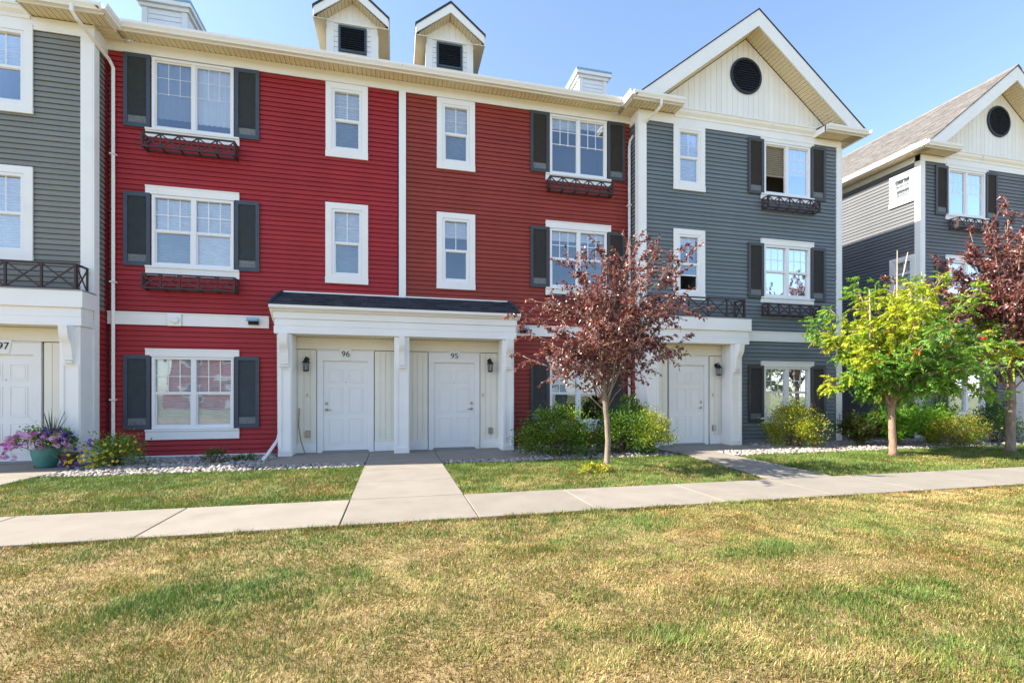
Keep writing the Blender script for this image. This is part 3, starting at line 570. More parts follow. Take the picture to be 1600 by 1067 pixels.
def red_house(label, x0, x1, wm, sc, cw, cs, cd, number, doorx, recess, dormer, chim, hinge, wa):
    F = FRD; H = thing('townhouse', ((x0+x1)/2, RY, 0), label, 'townhouse', grp)
    holes = [(cw-.77, cw+.77, 6.85, 8.32), (cw-.77, cw+.77, 4.0, 5.48), (cw-.77, cw+.77, .60, 2.11), (cs-.33, cs+.33, 6.84, 8.20), (cs-.33, cs+.33, 4.0, 5.50), recess+(0, 2.6)]
    siding(H, F, x0+(.04 if x0 < 0 else .10), x1-(.10 if x0 < 0 else .02), .05, 8.36, wm, [(a+.02, b-.02, c, d) for a, b, c, d in holes])
    put('wall', MB().box(x0+.03, x1-.03, -.9, -.75, -.1, 8.7, F), 'room', H)
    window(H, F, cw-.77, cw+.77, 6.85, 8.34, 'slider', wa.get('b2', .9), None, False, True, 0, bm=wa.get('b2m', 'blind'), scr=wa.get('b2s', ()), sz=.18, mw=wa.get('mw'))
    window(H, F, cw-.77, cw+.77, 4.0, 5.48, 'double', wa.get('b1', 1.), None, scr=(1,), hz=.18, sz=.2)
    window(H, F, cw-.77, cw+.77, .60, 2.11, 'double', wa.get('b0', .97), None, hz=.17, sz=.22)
    window(H, F, cs-.32, cs+.32, 6.84, 8.21, 'single', wa.get('s2', 1.), None, False, False, .135, scr=(1,))
    window(H, F, cs-.32, cs+.32, 4.0, 5.50, 'single', wa.get('s1', 1.), None, False, False, .14, scr=(1,))
    for a, b in ((6.84, 8.355), (3.98, 5.50), (.60, 2.14)):
        shutter(H, F, cw-1.275, cw-.79, a, b, sc); shutter(H, F, cw+.79, cw+1.275, a, b, sc)
    bx = [(x0+.03, recess[0]-.32)] if x0 < 0 else [(recess[1]+.14, x1-.02)]
    for a, b in bx: put('belt_board', MB().box(a, b, .018, .042, 2.765, 3.0, F), 'white', H); put('belt_cap', MB().box(a, b, .018, .058, 3.001, 3.028, F), 'white', H)
    du0, du1 = doorx
    for a, b in ((recess[0], du0-.14), (du1+.14, recess[1])):
        board_wall(H, F, a, b, .25, 2.32, 'cream', .13); put('base_trim', MB().box(a, b, -.03, .03, .025, .247, F), 'white', H)
    put('header_panel', MB().box(recess[0], recess[1], -.03, .016, 2.335, 2.60, F), 'cream', H)
    door(H, F, du0, du1, number, hinge)
    put('foundation', MB().box(x0+.02, x1-.02, -.15, -.01, -.15, .045, F), 'foundation', H); put('starter_strip', MB().box(x0+.02 if x0 < 0 else recess[1]+.2, recess[0]-.3 if x0 < 0 else x1-.02, -.005, .02, .012, .048, F), 'white', H)
    a, b = x0, x1
    put('frieze', MB().box(a, b, .0, .03, 8.362, 8.598, F), 'white', H)
    m = (a+b)/2; put('frieze_joint', MB().box(m-.004, m+.004, .02, .0315, 8.364, 8.596, F), 'gutter', H)
    ga, gb = (-5.33, x1-.003) if x0 < 0 else (x0+.003, 5.58)
    put('fascia', MB().box(a, b, .395, .42, 8.54, 8.71, F), 'white', H); gutter(H, F, ga, gb, .422, 8.57)
    ribbed(H, 'soffit', (a+.002, RY-.03, 8.60), (1, 0, 0), b-a-.004, Vector((0, -.37, 0)), 'soffit')
    put('roof', MB().prof([(.46, 8.715), (-5.8, 8.715+6.26*.42), (-12, 8.715), (-12, 8.65), (-5.8, 8.65+6.26*.42), (.40, 8.66)], x0, x1, F), 'shingle', H)
    put('back_wall', MB().box(x0, x1, -11.6, -11.5, 0, 8.7, F), wm, H)
    # dormer
    dx = dormer; Fd = FR(dx, 12.3); b0 = 9.0; D = put('dormer', MB().box(-.585, .585, -2.4, 0, b0, 10.29, Fd), 'white', H)
    put('dormer_vent', MB().ring(-.325, .325, 9.58, 10.20, .05, .05, .05, .05, .002, .045, Fd), 'shut_blue', D); put('louver', zig(Fd, -.275, .275, 9.63, 10.15, .006, .03, .052), 'vent', D)
    for s in (-1, 1):
        put('dormer_corner', MB().box(min(s*.43, s*.60), max(s*.43, s*.60), -.05, .03, b0, 10.24, Fd), 'white', D)
        for k in range(9): z = b0+.05+k*.125; put('dormer_board', MB().prof([(.001, z), (.02, z), (.008, z+.118), (.001, z+.12)], min(s*.328, s*.428), max(s*.328, s*.428), Fd), 'white', D)
        put('dormer_rake', MB().face([(0, 11.0), (s*.84, 11.0-.84*.79), (s*.84, 10.80-.84*.79), (0, 10.77)], .29, .32, Fd), 'white', D)
        put('dormer_roof', MB().face([(0, 11.05), (s*.87, 11.05-.87*.79), (s*.87, 10.99-.87*.79), (0, 10.99)], -4.5, .335, Fd), 'shingle', D)
        U = Vector((s, 0, -.79)).normalized(); ribbed(D, 'dormer_soffit', (dx, 12.3-.01, 10.765), U, .62*1.275+.2, Vector((0, -.28, 0)), 'soffit', .1, Vector((-s*.79, 0, -1)).normalized())
        put('dormer_side_soffit', MB().box(min(s*.585, s*.84), max(s*.585, s*.84), -2.2, .28, 10.10, 10.12, Fd), 'soffit', D)
        put('dormer_fascia', MB().box(min(s*.84, s*.86), max(s*.84, s*.86), -2.4, .29, 10.10, 10.32, Fd), 'white', D)
    put('dormer_band', MB().box(-.60, .60, .002, .04, 10.242, 10.31, Fd), 'white', D)
    n = 8
    for i in range(n):
        a_ = -.585+i*1.17/n+.003; b_ = a_+1.17/n-.006; t = lambda u: 10.775-.79*abs(u)
        if min(t(a_), t(b_)) < 10.33: zz = 10.33
        put('dormer_gable_board', MB().face([(a_, 10.312), (b_, 10.312), (b_, max(t(b_), 10.32)), (a_, max(t(a_), 10.32))], -.02, .014, Fd), 'gable', D)
    put('dormer_gable', MB().face([(-.6, 10.291), (.6, 10.291), (0, 10.77)], -2.4, -.003, Fd), 'gable', D)
    chimney(H, *chim)
    return H
H96 = red_house('bright red townhouse number 96 with blue grey shutters', -5.73, .16, 'red', 'shut_blue', -4.147, -1.06, -1.087, '96', (-1.57, -.60), (-2.36, .16), -1.0, (-5.95, -5.0, 13.5, 14.6, 9.3, 10.72), 'right', dict(b2=(.84, .86), b2m='curtain', b2s=(0,), mw=.004, s2=1., s1=1.))
H95 = red_house('brick red townhouse number 95 with charcoal shutters', .16, 5.98, 'brick', 'shut_dark', 4.53, 1.415, 1.375, '95', (.89, 1.86), (.16, 2.66), 1.345, (5.52, 6.42, 14, 14.95, 9.5, 11.07), 'left', dict(b2=(.18, .12), b1=.15, s2=.98, s1=.26, b0=.5))
put('party_trim', MB().box(.085, .245, .018, .05, 2.9, 8.36, FRD), 'white', H96)
# the row goes on to the left of the picture: its eaves shade the beds by the walls
HN = thing('townhouse', (-18, RY, 0), 'plain red townhouse further left along the same row', 'townhouse', grp)
put('wall', MB().box(-24, -12.05, -11.5, 0, 0, 8.6, FRD), 'brick', HN); put('roof', MB().prof([(.54, 8.70), (-5.8, 8.715+6.26*.42), (-12, 8.715), (-12, 8.60), (.54, 8.60)], -24, -12.05, FRD), 'shingle', HN)
def opposite(label, x0, x1, wm, gable):
    F = FR(0, -27, (1, 0), (0, 1)); H = thing('townhouse', ((x0+x1)/2, -27, 0), label, 'townhouse', 'townhouses across the lawn')
    put('wall', MB().box(x0, x1, -8, 0, 0, 8.6, F), wm, H)
    if gable: put('gable', MB().face([(x0, 8.601), (x1, 8.601), ((x0+x1)/2, 11.2)], -8, 0, F), 'gable', H)
    put('roof', MB().prof([(.5, 8.65), (-4, 11), (-8.5, 8.65), (-8.5, 8.60), (.5, 8.60)], x0, x1, F) if not gable else MB().face([(x0-.4, 8.6), ((x0+x1)/2, 11.35), (x1+.4, 8.6), (x1+.4, 8.75), ((x0+x1)/2, 11.55), (x0-.4, 8.75)], -8, .5, F), 'shingle', H)
    n = int((x1-x0)/2.9)
    for i in range(n):
        c = x0+(i+.5)*(x1-x0)/n
        for z0, z1 in ((.8, 2.2), (4, 5.5), (6.8, 8.2)):
            if z0 < 1 and i % 2: put('door', MB().box(c-.5, c+.5, .0, .04, .05, 2.1, F), 'door', H); put('canopy', MB().box(c-1.1, c+1.1, .0, 1.0, 2.6, 3.1, F), 'white', H); continue
            w_ = put('window', MB().ring(c-.8, c+.8, z0, z1, .12, .12, .12, .12, .0, .05, F), 'white', H); put('pane', MB().box(c-.68, c+.68, .0, .02, z0+.12, z1-.12, F), 'darkplate', w_)
opposite('red townhouse across the lawn mirrored in the ground floor panes', -20, -6, 'red', False); opposite('cream gabled townhouse across the lawn mirrored in the panes', -5.9, .3, 'gable', True)
opposite('brick red townhouse across the lawn mirrored in the panes', .4, 12, 'brick', False); opposite('grey gabled townhouse across the lawn mirrored in the panes', 12.1, 18.4, 'slate', True)
# band fittings
v = put('vent_plate', MB().box(-4.615, -4.36, .06, .075, 2.755, 3.01, FRD), 'white', H96, bevel=.004); c = Vector((-4.47, RY-.076, 2.875)); put('vent_hood', MB().tube([c, c+Vector((0, -.03, 0)), c+Vector((0, -.04, 0))], [.075, .07, .05], 18), 'gutter', v)
for H, x in ((H96, -2.98), (H95, 3.08)):
    q = put('flood_light', MB().box(x-.10, x+.10, .045, .09, 2.83, 2.96, FRD), 'darkplate', H); put('light_cover', MB().prof([(.05, 2.965), (.20, 2.955), (.205, 2.90), (.19, 2.895), (.05, 2.90)], x-.105, x+.105, FRD), 'bluecap', q)
v = put('vent_plate', MB().box(11.26, 11.45, .06, .075, 2.76, 2.98, FG), 'white', H94); c = Vector((11.35, GY-.076, 2.87)); put('vent_hood', MB().tube([c, c+Vector((0, -.03, 0)), c+Vector((0, -.04, 0))], [.07, .065, .05], 16), 'gutter', v)
# bell buttons and outlets beside the doors
for H, F, xb, xo in ((H96, FRD, -1.90, -1.885), (H95, FRD, 2.065, 2.25), (H94, FG, 8.10, 8.13)):
    b = put('door_bell', MB().box(xb-.022, xb+.022, .013, .025, 1.26, 1.36, F), 'soffit', H, bevel=.003); c = Vector(F.p(xb, .025, 1.31)); put('button', MB().tube([c, c+Vector((0, -.006, 0))], .012, 10), 'wood', b)
    b = put('outlet_box', MB().box(xo-.05, xo+.05, .013, .05, .37, .52, F), 'grey', H, bevel=.005); put('outlet_cover', MB().box(xo-.04, xo+.04, .0505, .058, .38, .51, F), 'chrome', b)
# downspouts
yy = RY-.07
downspout(H97, [(-5.80, 10.57, 8.53), (-5.80, 10.58, 8.40), (-5.76, 10.66, 8.31), (-5.61, 11.40, 8.08), (-5.585, yy, 7.97), (-5.585, yy, .36), (-5.60, yy-.05, .26), (-5.70, yy-.30, .12)])
downspout(H94, [(6.32, 10.60, 8.53), (6.32, 10.62, 8.38), (6.27, 10.70, 8.30), (6.05, 11.30, 8.10), (5.93, yy, 7.90), (5.90, yy-.02, 7.7), (5.90, yy-.02, .36), (5.90, yy-.06, .25), (5.86, yy-.35, .10)])
for z in (6.2, 3.6, 1.2):
    put('strap', MB().box(-5.635, -5.535, yy-.045, yy+.05, z, z+.03), 'gutter', H97); put('strap', MB().box(5.85, 5.95, yy-.065, yy+.05, z, z+.03), 'gutter', H94)

# porch shared by doors 96 and 95
P = thing('entry_porch', (.16, 11.3, .02), 'wide white double porch with dark shingled roof over doors 96 and 95', 'porch', 'entry porches'); F = FRD
for a, b, c in ((-2.39, -2.12, .16), (-.02, .31, .12), (2.43, 2.71, .14)): pillar(P, F, a, b, 2.60, .035, .55, c)
put('beam', MB().box(-2.43, 2.73, .045, .565, 2.605, 3.06, F), 'white', P)
for z0, z1, n in ((2.606, 2.765, .59), (2.771, 2.912, .578), (2.918, 3.06, .60)): put('fascia_board', MB().box(-2.44+.57-n, 2.74-.57+n, .045, n, z0, z1, F), 'white', P, bevel=.003)
put('roof_gutter', MB().prof([(.045, 3.062), (.63, 3.062), (.65, 3.09), (.70, 3.12), (.735, 3.125), (.735, 3.185), (.045, 3.19)], -2.53, 2.83, F), 'gutter', P)
put('porch_roof', MB().add([(-2.52, RY-.74, 3.191), (2.82, RY-.74, 3.191), (2.70, RY-.02, 3.575), (-2.42, RY-.02, 3.575), (-2.52, RY-.02, 3.191), (2.82, RY-.02, 3.191)], [(0, 1, 2, 3), (0, 3, 4), (1, 5, 2), (0, 4, 5, 1)]), 'shingle', P)
lv = math.hypot(.72, .384); shingles(P, (-2.53, RY-.745, 3.195), (1, 0, 0), (0, .72, .384), 5.34, lv, 'shingle', .30, .135, clip=lambda s: (.11*s/lv, 5.36-.12*s/lv))
for s, x, xt in ((-1, -2.52, -2.42), (1, 2.82, 2.70)):
    put('hip_cap', MB().tube([(x, RY-.74, 3.21), ((x+xt)/2+s*.012, RY-.38, 3.41), (xt, RY-.03, 3.59)], .035, 6), 'shingle', P)
put('flashing', MB().box(-2.42, 2.70, .018, .04, 3.575, 3.605, F), 'gutter', P)
ribbed(P, 'porch_ceiling', (-2.40, RY-.05, 2.602), (1, 0, 0), 5.1, Vector((0, -.50, 0)), 'soffit')
put('downspout', MB().tube([(-2.50, 10.93, 3.08), (-2.49, 11.1, 2.92), (-2.47, 11.42, 2.72), (-2.46, 11.43, .46), (-2.47, 11.34, .34), (-2.50, 10.55, .10), (-2.51, 10.33, .055)], .04, 4, squash=.8), 'gutter', P, bevel=.005)
lantern(FRD, -1.91, 2.0, 'black wall lantern left of door 96'); lantern(FRD, 2.225, 2.03, 'black wall lantern right of door 95'); lantern(FG, 8.20, 1.98, 'black wall lantern right of the slate blue house door')
# window boxes
window_box(FRD, -5.0, -3.28, 6.66, 'brown lattice window box under the top window of the bright red house'); window_box(FRD, -5.0, -3.28, 3.79, 'brown lattice window box under the middle window of the bright red house')
window_box(FRD, 3.68, 5.38, 6.68, 'brown lattice window box under the top window of the brick red house'); window_box(FRD, 3.68, 5.38, 3.79, 'brown lattice window box half hidden behind the purple tree')
window_box(FG, 9.60, 11.28, 6.60, 'brown lattice window box under the top window of the slate blue house'); window_box(FG, 9.60, 11.28, 3.74, 'brown lattice window box under the middle window of the slate blue house')
window_box(FG, 16.25, 17.9, 6.60, 'brown lattice window box on the dark grey house behind the far purple tree')
o = put('stick', MB().tube([(-2.05, 11.44, 1.02), (-2.06, 11.42, .62), (-2.0, 11.36, .3), (-1.9, 11.27, .03)], .013, 6), 'wood', loc=(-1.98, 11.35, .02)); tag(o, 'thin tan stick leaning beside door 96', 'stick')

# ------------------------------------------------------------------ stones in the beds
def ico(r):
    t = (1+5**.5)/2; v = np.array([(-1, t, 0), (1, t, 0), (-1, -t, 0), (1, -t, 0), (0, -1, t), (0, 1, t), (0, -1, -t), (0, 1, -t), (t, 0, -1), (t, 0, 1), (-t, 0, -1), (-t, 0, 1)], float); v /= np.linalg.norm(v[0])
    f = [(0, 11, 5), (0, 5, 1), (0, 1, 7), (0, 7, 10), (0, 10, 11), (1, 5, 9), (5, 11, 4), (11, 10, 2), (10, 7, 6), (7, 1, 8), (3, 9, 4), (3, 4, 2), (3, 2, 6), (3, 6, 8), (3, 8, 9), (4, 9, 5), (2, 4, 11), (6, 2, 10), (8, 6, 7), (9, 8, 1)]
    vv = list(map(tuple, v)); mid = {}; ff = []
    def m(a, b):
        k = (min(a, b), max(a, b))
        if k not in mid:
            q = (np.array(vv[a])+np.array(vv[b])); q /= np.linalg.norm(q); mid[k] = len(vv); vv.append(tuple(q))
        return mid[k]
    for a, b, c in f: x, y, z = m(a, b), m(b, c), m(c, a); ff += [(a, x, z), (b, y, x), (c, z, y), (x, y, z)]
    return np.array(vv), np.array(ff)
def rot_mats(n):
    q = rng.normal(size=(n, 4)); q /= np.linalg.norm(q, axis=1)[:, None]; w, x, y, z = q.T
    return np.stack([1-2*(y*y+z*z), 2*(x*y-z*w), 2*(x*z+y*w), 2*(x*y+z*w), 1-2*(x*x+z*z), 2*(y*z-x*w), 2*(x*z-y*w), 2*(y*z+x*w), 1-2*(x*x+y*y)], 1).reshape(n, 3, 3)
IV, IF = ico(1)
def stones(x0, x1, y0, y1, dens, edge=.05, size=(.018, .035), label=None):
    n = int((x1-x0)*(y1-y0)*dens); x = rng.uniform(x0, x1, n); y = rng.uniform(y0, y1, n); y += (fbm(x, x*0, 2.2, 5)-.5)*edge*(y < y0+.3)
    r = rng.uniform(*size, n)*rng.choice([.8, 1, 1.25], n); B = IV[None]*(1+.16*rng.normal(size=(n, len(IV), 1)))*rng.uniform(.7, 1.15, (n, 1, 3)); B = np.einsum('nij,nkj->nki', rot_mats(n), B)*r[:, None, None]; B[:, :, 2] *= .75
    V = B+np.stack([x, y, r*.45-.02+rng.uniform(0, .022, n)], 1)[:, None]
    T = (IF[None]+np.arange(n)[:, None, None]*len(IV)).reshape(-1, 3)
    base = .66*np.array([[.50, .46, .42], [.38, .35, .33], [.54, .48, .44], [.44, .34, .29], [.62, .58, .54], [.24, .22, .21]])[rng.choice(6, n, p=[.3, .2, .2, .1, .15, .05])]*rng.uniform(.85, 1.1, (n, 1))
    raw('gravel', V.reshape(-1, 3), T, np.repeat(base, len(IV), 0), 'stone', kind='stuff', smooth=True)
stones(-5.5, -2.43, 9.18, 11.5, 500); stones(-2.43, -.57, 9.22, 9.70, 520); stones(.90, 2.75, 9.2, 9.68, 520); stones(2.78, 5.95, 9.30, 11.5, 400)
stones(7.12, 8.88, 9.02, 9.74, 480); stones(8.92, 15.0, 9.05, 11.05, 320); stones(15.0, 20, 9.05, 11.05, 130, size=(.035, .055))

# ------------------------------------------------------------------ grass
def greenness(x, y):
    g = .45+1.15*(fbm(x, y, .55, 21, 4)-.5)+.55*(fbm(x, y, 2.6, 22, 3)-.5)
    for cx, cy, rx_, ry_, a in ((-1.25, 3.55, .8, .30, .85), (3.2, 3.5, .75, .22, .9), (-.6, 3.75, .5, .18, .3), (2.9, 4.55, 1.2, .3, .3), (.1, 4.75, 1.8, .28, .25), (-2.2, 4.1, .8, .3, .15), (8, 4.2, 1.5, .4, .3), (1.5, 2.4, .25, .12, .35), (3.3, 2.55, .6, .2, .35)):
        g = g+a*np.exp(-((x-cx)/rx_)**2-((y-cy)/ry_)**2)
    for cx, cy, rx_, ry_, a in ((-.2, 4.62, .16, .07, .6), (2.2, 3.2, 1.1, .3, .30), (-.6, 2.35, 1.1, .22, .25), (4.4, 3.1, 1.2, .3, .2)):
        g = g-a*np.exp(-((x-cx)/rx_)**2-((y-cy)/ry_)**2)
    back = y > 6.3
    g = np.where(back, .90+.9*(fbm(x, y, .8, 31, 3)-.5)+.4*(fbm(x, y, 3, 32, 3)-.5)+.30*np.exp(-((y-9.0)/.55)**2), g)
    for cx, cy, rx_, ry_, a in ((2.6, 7.0, 1.1, .25, -.35), (3.3, 7.7, .5, .3, -.35), (-2.5, 7.4, .8, .3, -.3), (-.9, 6.9, .5, .25, -.3), (-3.2, 8.0, .9, .25, .3), (9.6, 7.4, 2.5, .5, -.22), (4.3, 8.3, .7, .4, .2), (1.2, 7.5, .4, .8, .25)):
        g = g+np.where(back, a*np.exp(-((x-cx)/rx_)**2-((y-cy)/ry_)**2), 0)
    g = g+.8*(fbm(x, y, 6, 51, 3)-.5)
    return g.clip(0, 1)
def grass(x0, x1, y0, y1, dens, hmin, hmax, wmul=1., inside=None):
    n = int((x1-x0)*(y1-y0)*dens); x = rng.uniform(x0, x1, n); y = rng.uniform(y0, y1, n)
    # what the camera could see from here or a step aside
    vis = (x < y*1.75+1.4) & (x > -y*.86-1.4)
    if inside is not None: vis &= inside(x, y)
    cl = fbm(x, y, 9, 41, 2); vis &= rng.uniform(size=n) < (.35+1.3*cl)
    x, y = x[vis], y[vis]; n = len(x)
    g = greenness(x, y); h = rng.uniform(hmin, hmax, n)*(.65+.7*fbm(x, y, 3.2, 43, 2))*(.75+.5*g)
    sw = fbm(x, y, 1.7, 44, 3)*math.pi*5; a = np.where(rng.uniform(size=n) < .55, sw+rng.normal(size=n)*.7, rng.uniform(0, 2*math.pi, n)); dry = rng.uniform(size=n) > g
    le = np.where(dry, rng.uniform(.5, 1.35, n), rng.uniform(.15, .95, n)); d = np.stack([np.cos(a), np.sin(a), np.zeros(n)], 1); up = np.array([0, 0, 1.])
    b = np.stack([x, y, -.012+np.zeros(n)], 1); sd = np.stack([-np.sin(a), np.cos(a), np.zeros(n)], 1); wd = rng.uniform(.0011, .0027, n)[:, None]*wmul
    m = b+h[:, None]*.55*(d*np.sin(le*.6)[:, None]+up*np.cos(le*.6)[:, None]); t = m+h[:, None]*.5*(d*np.sin(le*1.15)[:, None]+up*np.cos(le*1.15)[:, None])
    V = np.stack([b-sd*wd, b+sd*wd, m-sd*wd*.85, m+sd*wd*.85, t], 1).reshape(-1, 3)
    T = (np.array([(0, 1, 3), (0, 3, 2), (2, 3, 4)])[None]+np.arange(n)[:, None, None]*5).reshape(-1, 3)
    straw = np.array([[.46, .335, .15], [.39, .265, .10], [.56, .435, .22], [.28, .175, .065]])[rng.integers(0, 4, n)]; gr = np.array([[.145, .205, .034], [.205, .235, .045], [.10, .17, .032], [.26, .26, .06]])[rng.choice(4, n, p=[.35, .3, .15, .2])]
    deep = np.array([.075, .19, .03]); gr = gr*(1-(g*g*.75)[:, None])+deep*(g*g*.75)[:, None]
    pt = fbm(x, y, 1.3, 61, 3)[:, None]; straw = straw*(1-.55*np.clip((pt-.5)*3.2, 0, 1)*np.array([.25, .55, .75]))*(.8+.45*fbm(x, y, 4, 62, 2)[:, None])
    k = np.where(dry, rng.uniform(.75, 1., n), rng.uniform(0, .22, n))[:, None]; c = (straw*k+gr*(1-k))*rng.uniform(.62, 1.28, (n, 1))
    raw('grass', V, T, np.repeat(c, 5, 0), 'grass', kind='stuff')
grass(-6, 8, 1.5, 3.3, 17000, .015, .038, 1.0); grass(-6, 9, 3.3, 4.3, 12000, .016, .038, 1.15); grass(-8, 16, 4.3, 5.142, 8000, .018, .040, 1.4); grass(-8, 18, 5.085, 5.15, 9000, .036, .062, 1.3)
def off_path(x, y): return ~((x > 5.66+(y-6.33)*.17-.02) & (x < 6.84+(y-6.33)*.10+.02))
grass(-5.57, -.535, 6.315, 9.24, 5500, .022, .05, 1.6); grass(.865, 6.3, 6.315, 9.34, 4600, .022, .05, 1.7, off_path); grass(6.75, 17, 6.315, 9.10, 2800, .025, .055, 2.1, off_path); grass(-9, -7.12, 6.4, 9, 1500, .03, .055, 1.8)

# ------------------------------------------------------------------ leaves, trees, shrubs
def leaves(P, D, L, W_, col, droop=.25, cup=.18):
    """pointed leaf, folded along its midrib: P base, D direction, L length, W_ half width"""
    n = len(P); D = D/np.linalg.norm(D, axis=1)[:, None]; r = rng.normal(size=(n, 3)); r[:, 2] += .9
    s = np.cross(D, r); s /= np.linalg.norm(s, axis=1)[:, None]+1e-9; N = np.cross(s, D); L = np.asarray(L)[:, None]; W_ = np.asarray(W_)[:, None]
    dn = np.array([0, 0, -1.])*L*droop
    c = P+D*L*.45-N*W_*cup*2+dn*.25; V = np.stack([P, c+s*W_+N*W_*cup*2, c, c-s*W_+N*W_*cup*2, P+D*L+dn], 1).reshape(-1, 3)
    T = (np.array([(0, 1, 2), (1, 4, 2), (2, 4, 3), (0, 2, 3)])[None]+np.arange(n)[:, None, None]*5).reshape(-1, 3)
    return V, T, np.repeat(col, 5, 0)
def pick(cols, n, p=None, j=.2): return np.array(cols)[rng.choice(len(cols), n, p=p)]*rng.uniform(1-j, 1+j, (n, 1))
def curve(p0, d0, p1, n=7):
    p0, d0, p1 = map(Vector, (p0, d0, p1)); c = p0+d0*((p1-p0).length*.5)
    return [p0*(1-t)**2+c*2*t*(1-t)+p1*t*t for t in [i/(n-1) for i in range(n)]]
def along(pts, t):
    f = t*(len(pts)-1); i = min(int(f), len(pts)-2); return pts[i].lerp(pts[i+1], f-i), (pts[i+1]-pts[i]).normalized()
def rv(s=1.): return Vector((random.gauss(0, s), random.gauss(0, s), random.gauss(0, s)))

def plum_tree(label, base, trunk, c, r, nl, ntw, nlv, seed, lsize=1., rt=.085):
    random.seed(seed); T0 = thing('ornamental_tree', base, label, 'tree', 'purple leaved trees by the path'); c = Vector(c)
    tp = [Vector(base)+Vector(q) for q in trunk]
    put('trunk', MB().tube(tp, [rt*1.45, rt*1.0]+[rt*(.95-.3*i/len(tp)) for i in range(len(tp)-2)], 10), 'bark', T0, smooth=True)
    P, D, tw = [], [], MB()
    for i in range(nl):
        s, _ = along(tp, random.uniform(.52, 1.)); u = i*2.39996+random.uniform(-.3, .3); ph = random.choice((random.uniform(-.75, .4), random.uniform(.2, 1.4)))
        q = random.uniform(.62, 1.08)*(1.2 if random.random() < .28 else 1); e = c+Vector((r[0]*math.cos(u)*math.cos(ph)*q, r[1]*math.sin(u)*math.cos(ph)*q, r[2]*math.sin(ph)*q))
        pts = curve(s, ((e-s).normalized()+Vector((0, 0, .55))).normalized(), e); pts = [p+rv(.025) for p in pts]; pts[0] = s
        b = put('branch', MB().tube(pts, [rt*random.uniform(.16, .30)*(1-.85*k/6) for k in range(7)], 6), 'bark', T0, smooth=True)
        for j in range(ntw):
            t = .22+.78*(j+random.random())/ntw; p, d = along(pts, t); o = (p-c); o.normalize()
            dr = (d*.7+o*.55+rv(.55)+Vector((0, 0, .25))).normalized(); L = random.uniform(.20, .50)*(1.1-.2*t); tp2 = [p, p+dr*L*.5+rv(.02), p+dr*L+Vector((0, 0, -.04))+rv(.03)]
            tw.tube(tp2, [.006, .0045, .002], 4, cap=False)
            for k in range(nlv):
                q, qd = along(tp2, .12+.88*(k+.5*random.random())/nlv); P.append(q+rv(.008)); D.append(qd*.55+rv(.55)+Vector((0, 0, -.12)))
    put('twigs', tw, 'bark', T0, kind='stuff')
    n = len(P); col = pick([(.100, .034, .038), (.155, .052, .050), (.235, .080, .062), (.32, .135, .10), (.045, .020, .026), (.34, .22, .20)], n, [.20, .22, .18, .12, .11, .17])
    V, T, C = leaves(np.array(P), np.array(D), rng.uniform(.055, .095, n)*lsize, rng.uniform(.015, .025, n)*lsize, col, .2)
    raw('foliage', V, T, C, 'plum_leaf', T0, kind='stuff'); return T0
plum_tree('young purple leaved tree with slim grey trunk in front of the brick red house', (3.55, 7.70, -.02), [(0, 0, 0), (-.01, 0, .12), (.015, 0, .55), (-.01, 0, .95), (-.07, 0, 1.4), (-.05, .05, 2.0), (.02, .02, 2.6)], (3.62, 7.72, 2.62), (1.55, 1.3, 1.18), 56, 13, 20, 4, .92, .050)
plum_tree('larger purple leaved tree at the right edge of the photo', (13.75, 8.1, -.02), [(0, 0, 0), (0, 0, .15), (.0, 0, .7), (.02, 0, 1.2), (.0, 0, 1.8), (.06, 0, 2.6), (.0, 0, 3.6)], (13.9, 8.2, 3.45), (2.35, 1.8, 2.1), 64, 18, 26, 9, 1.1, .09)

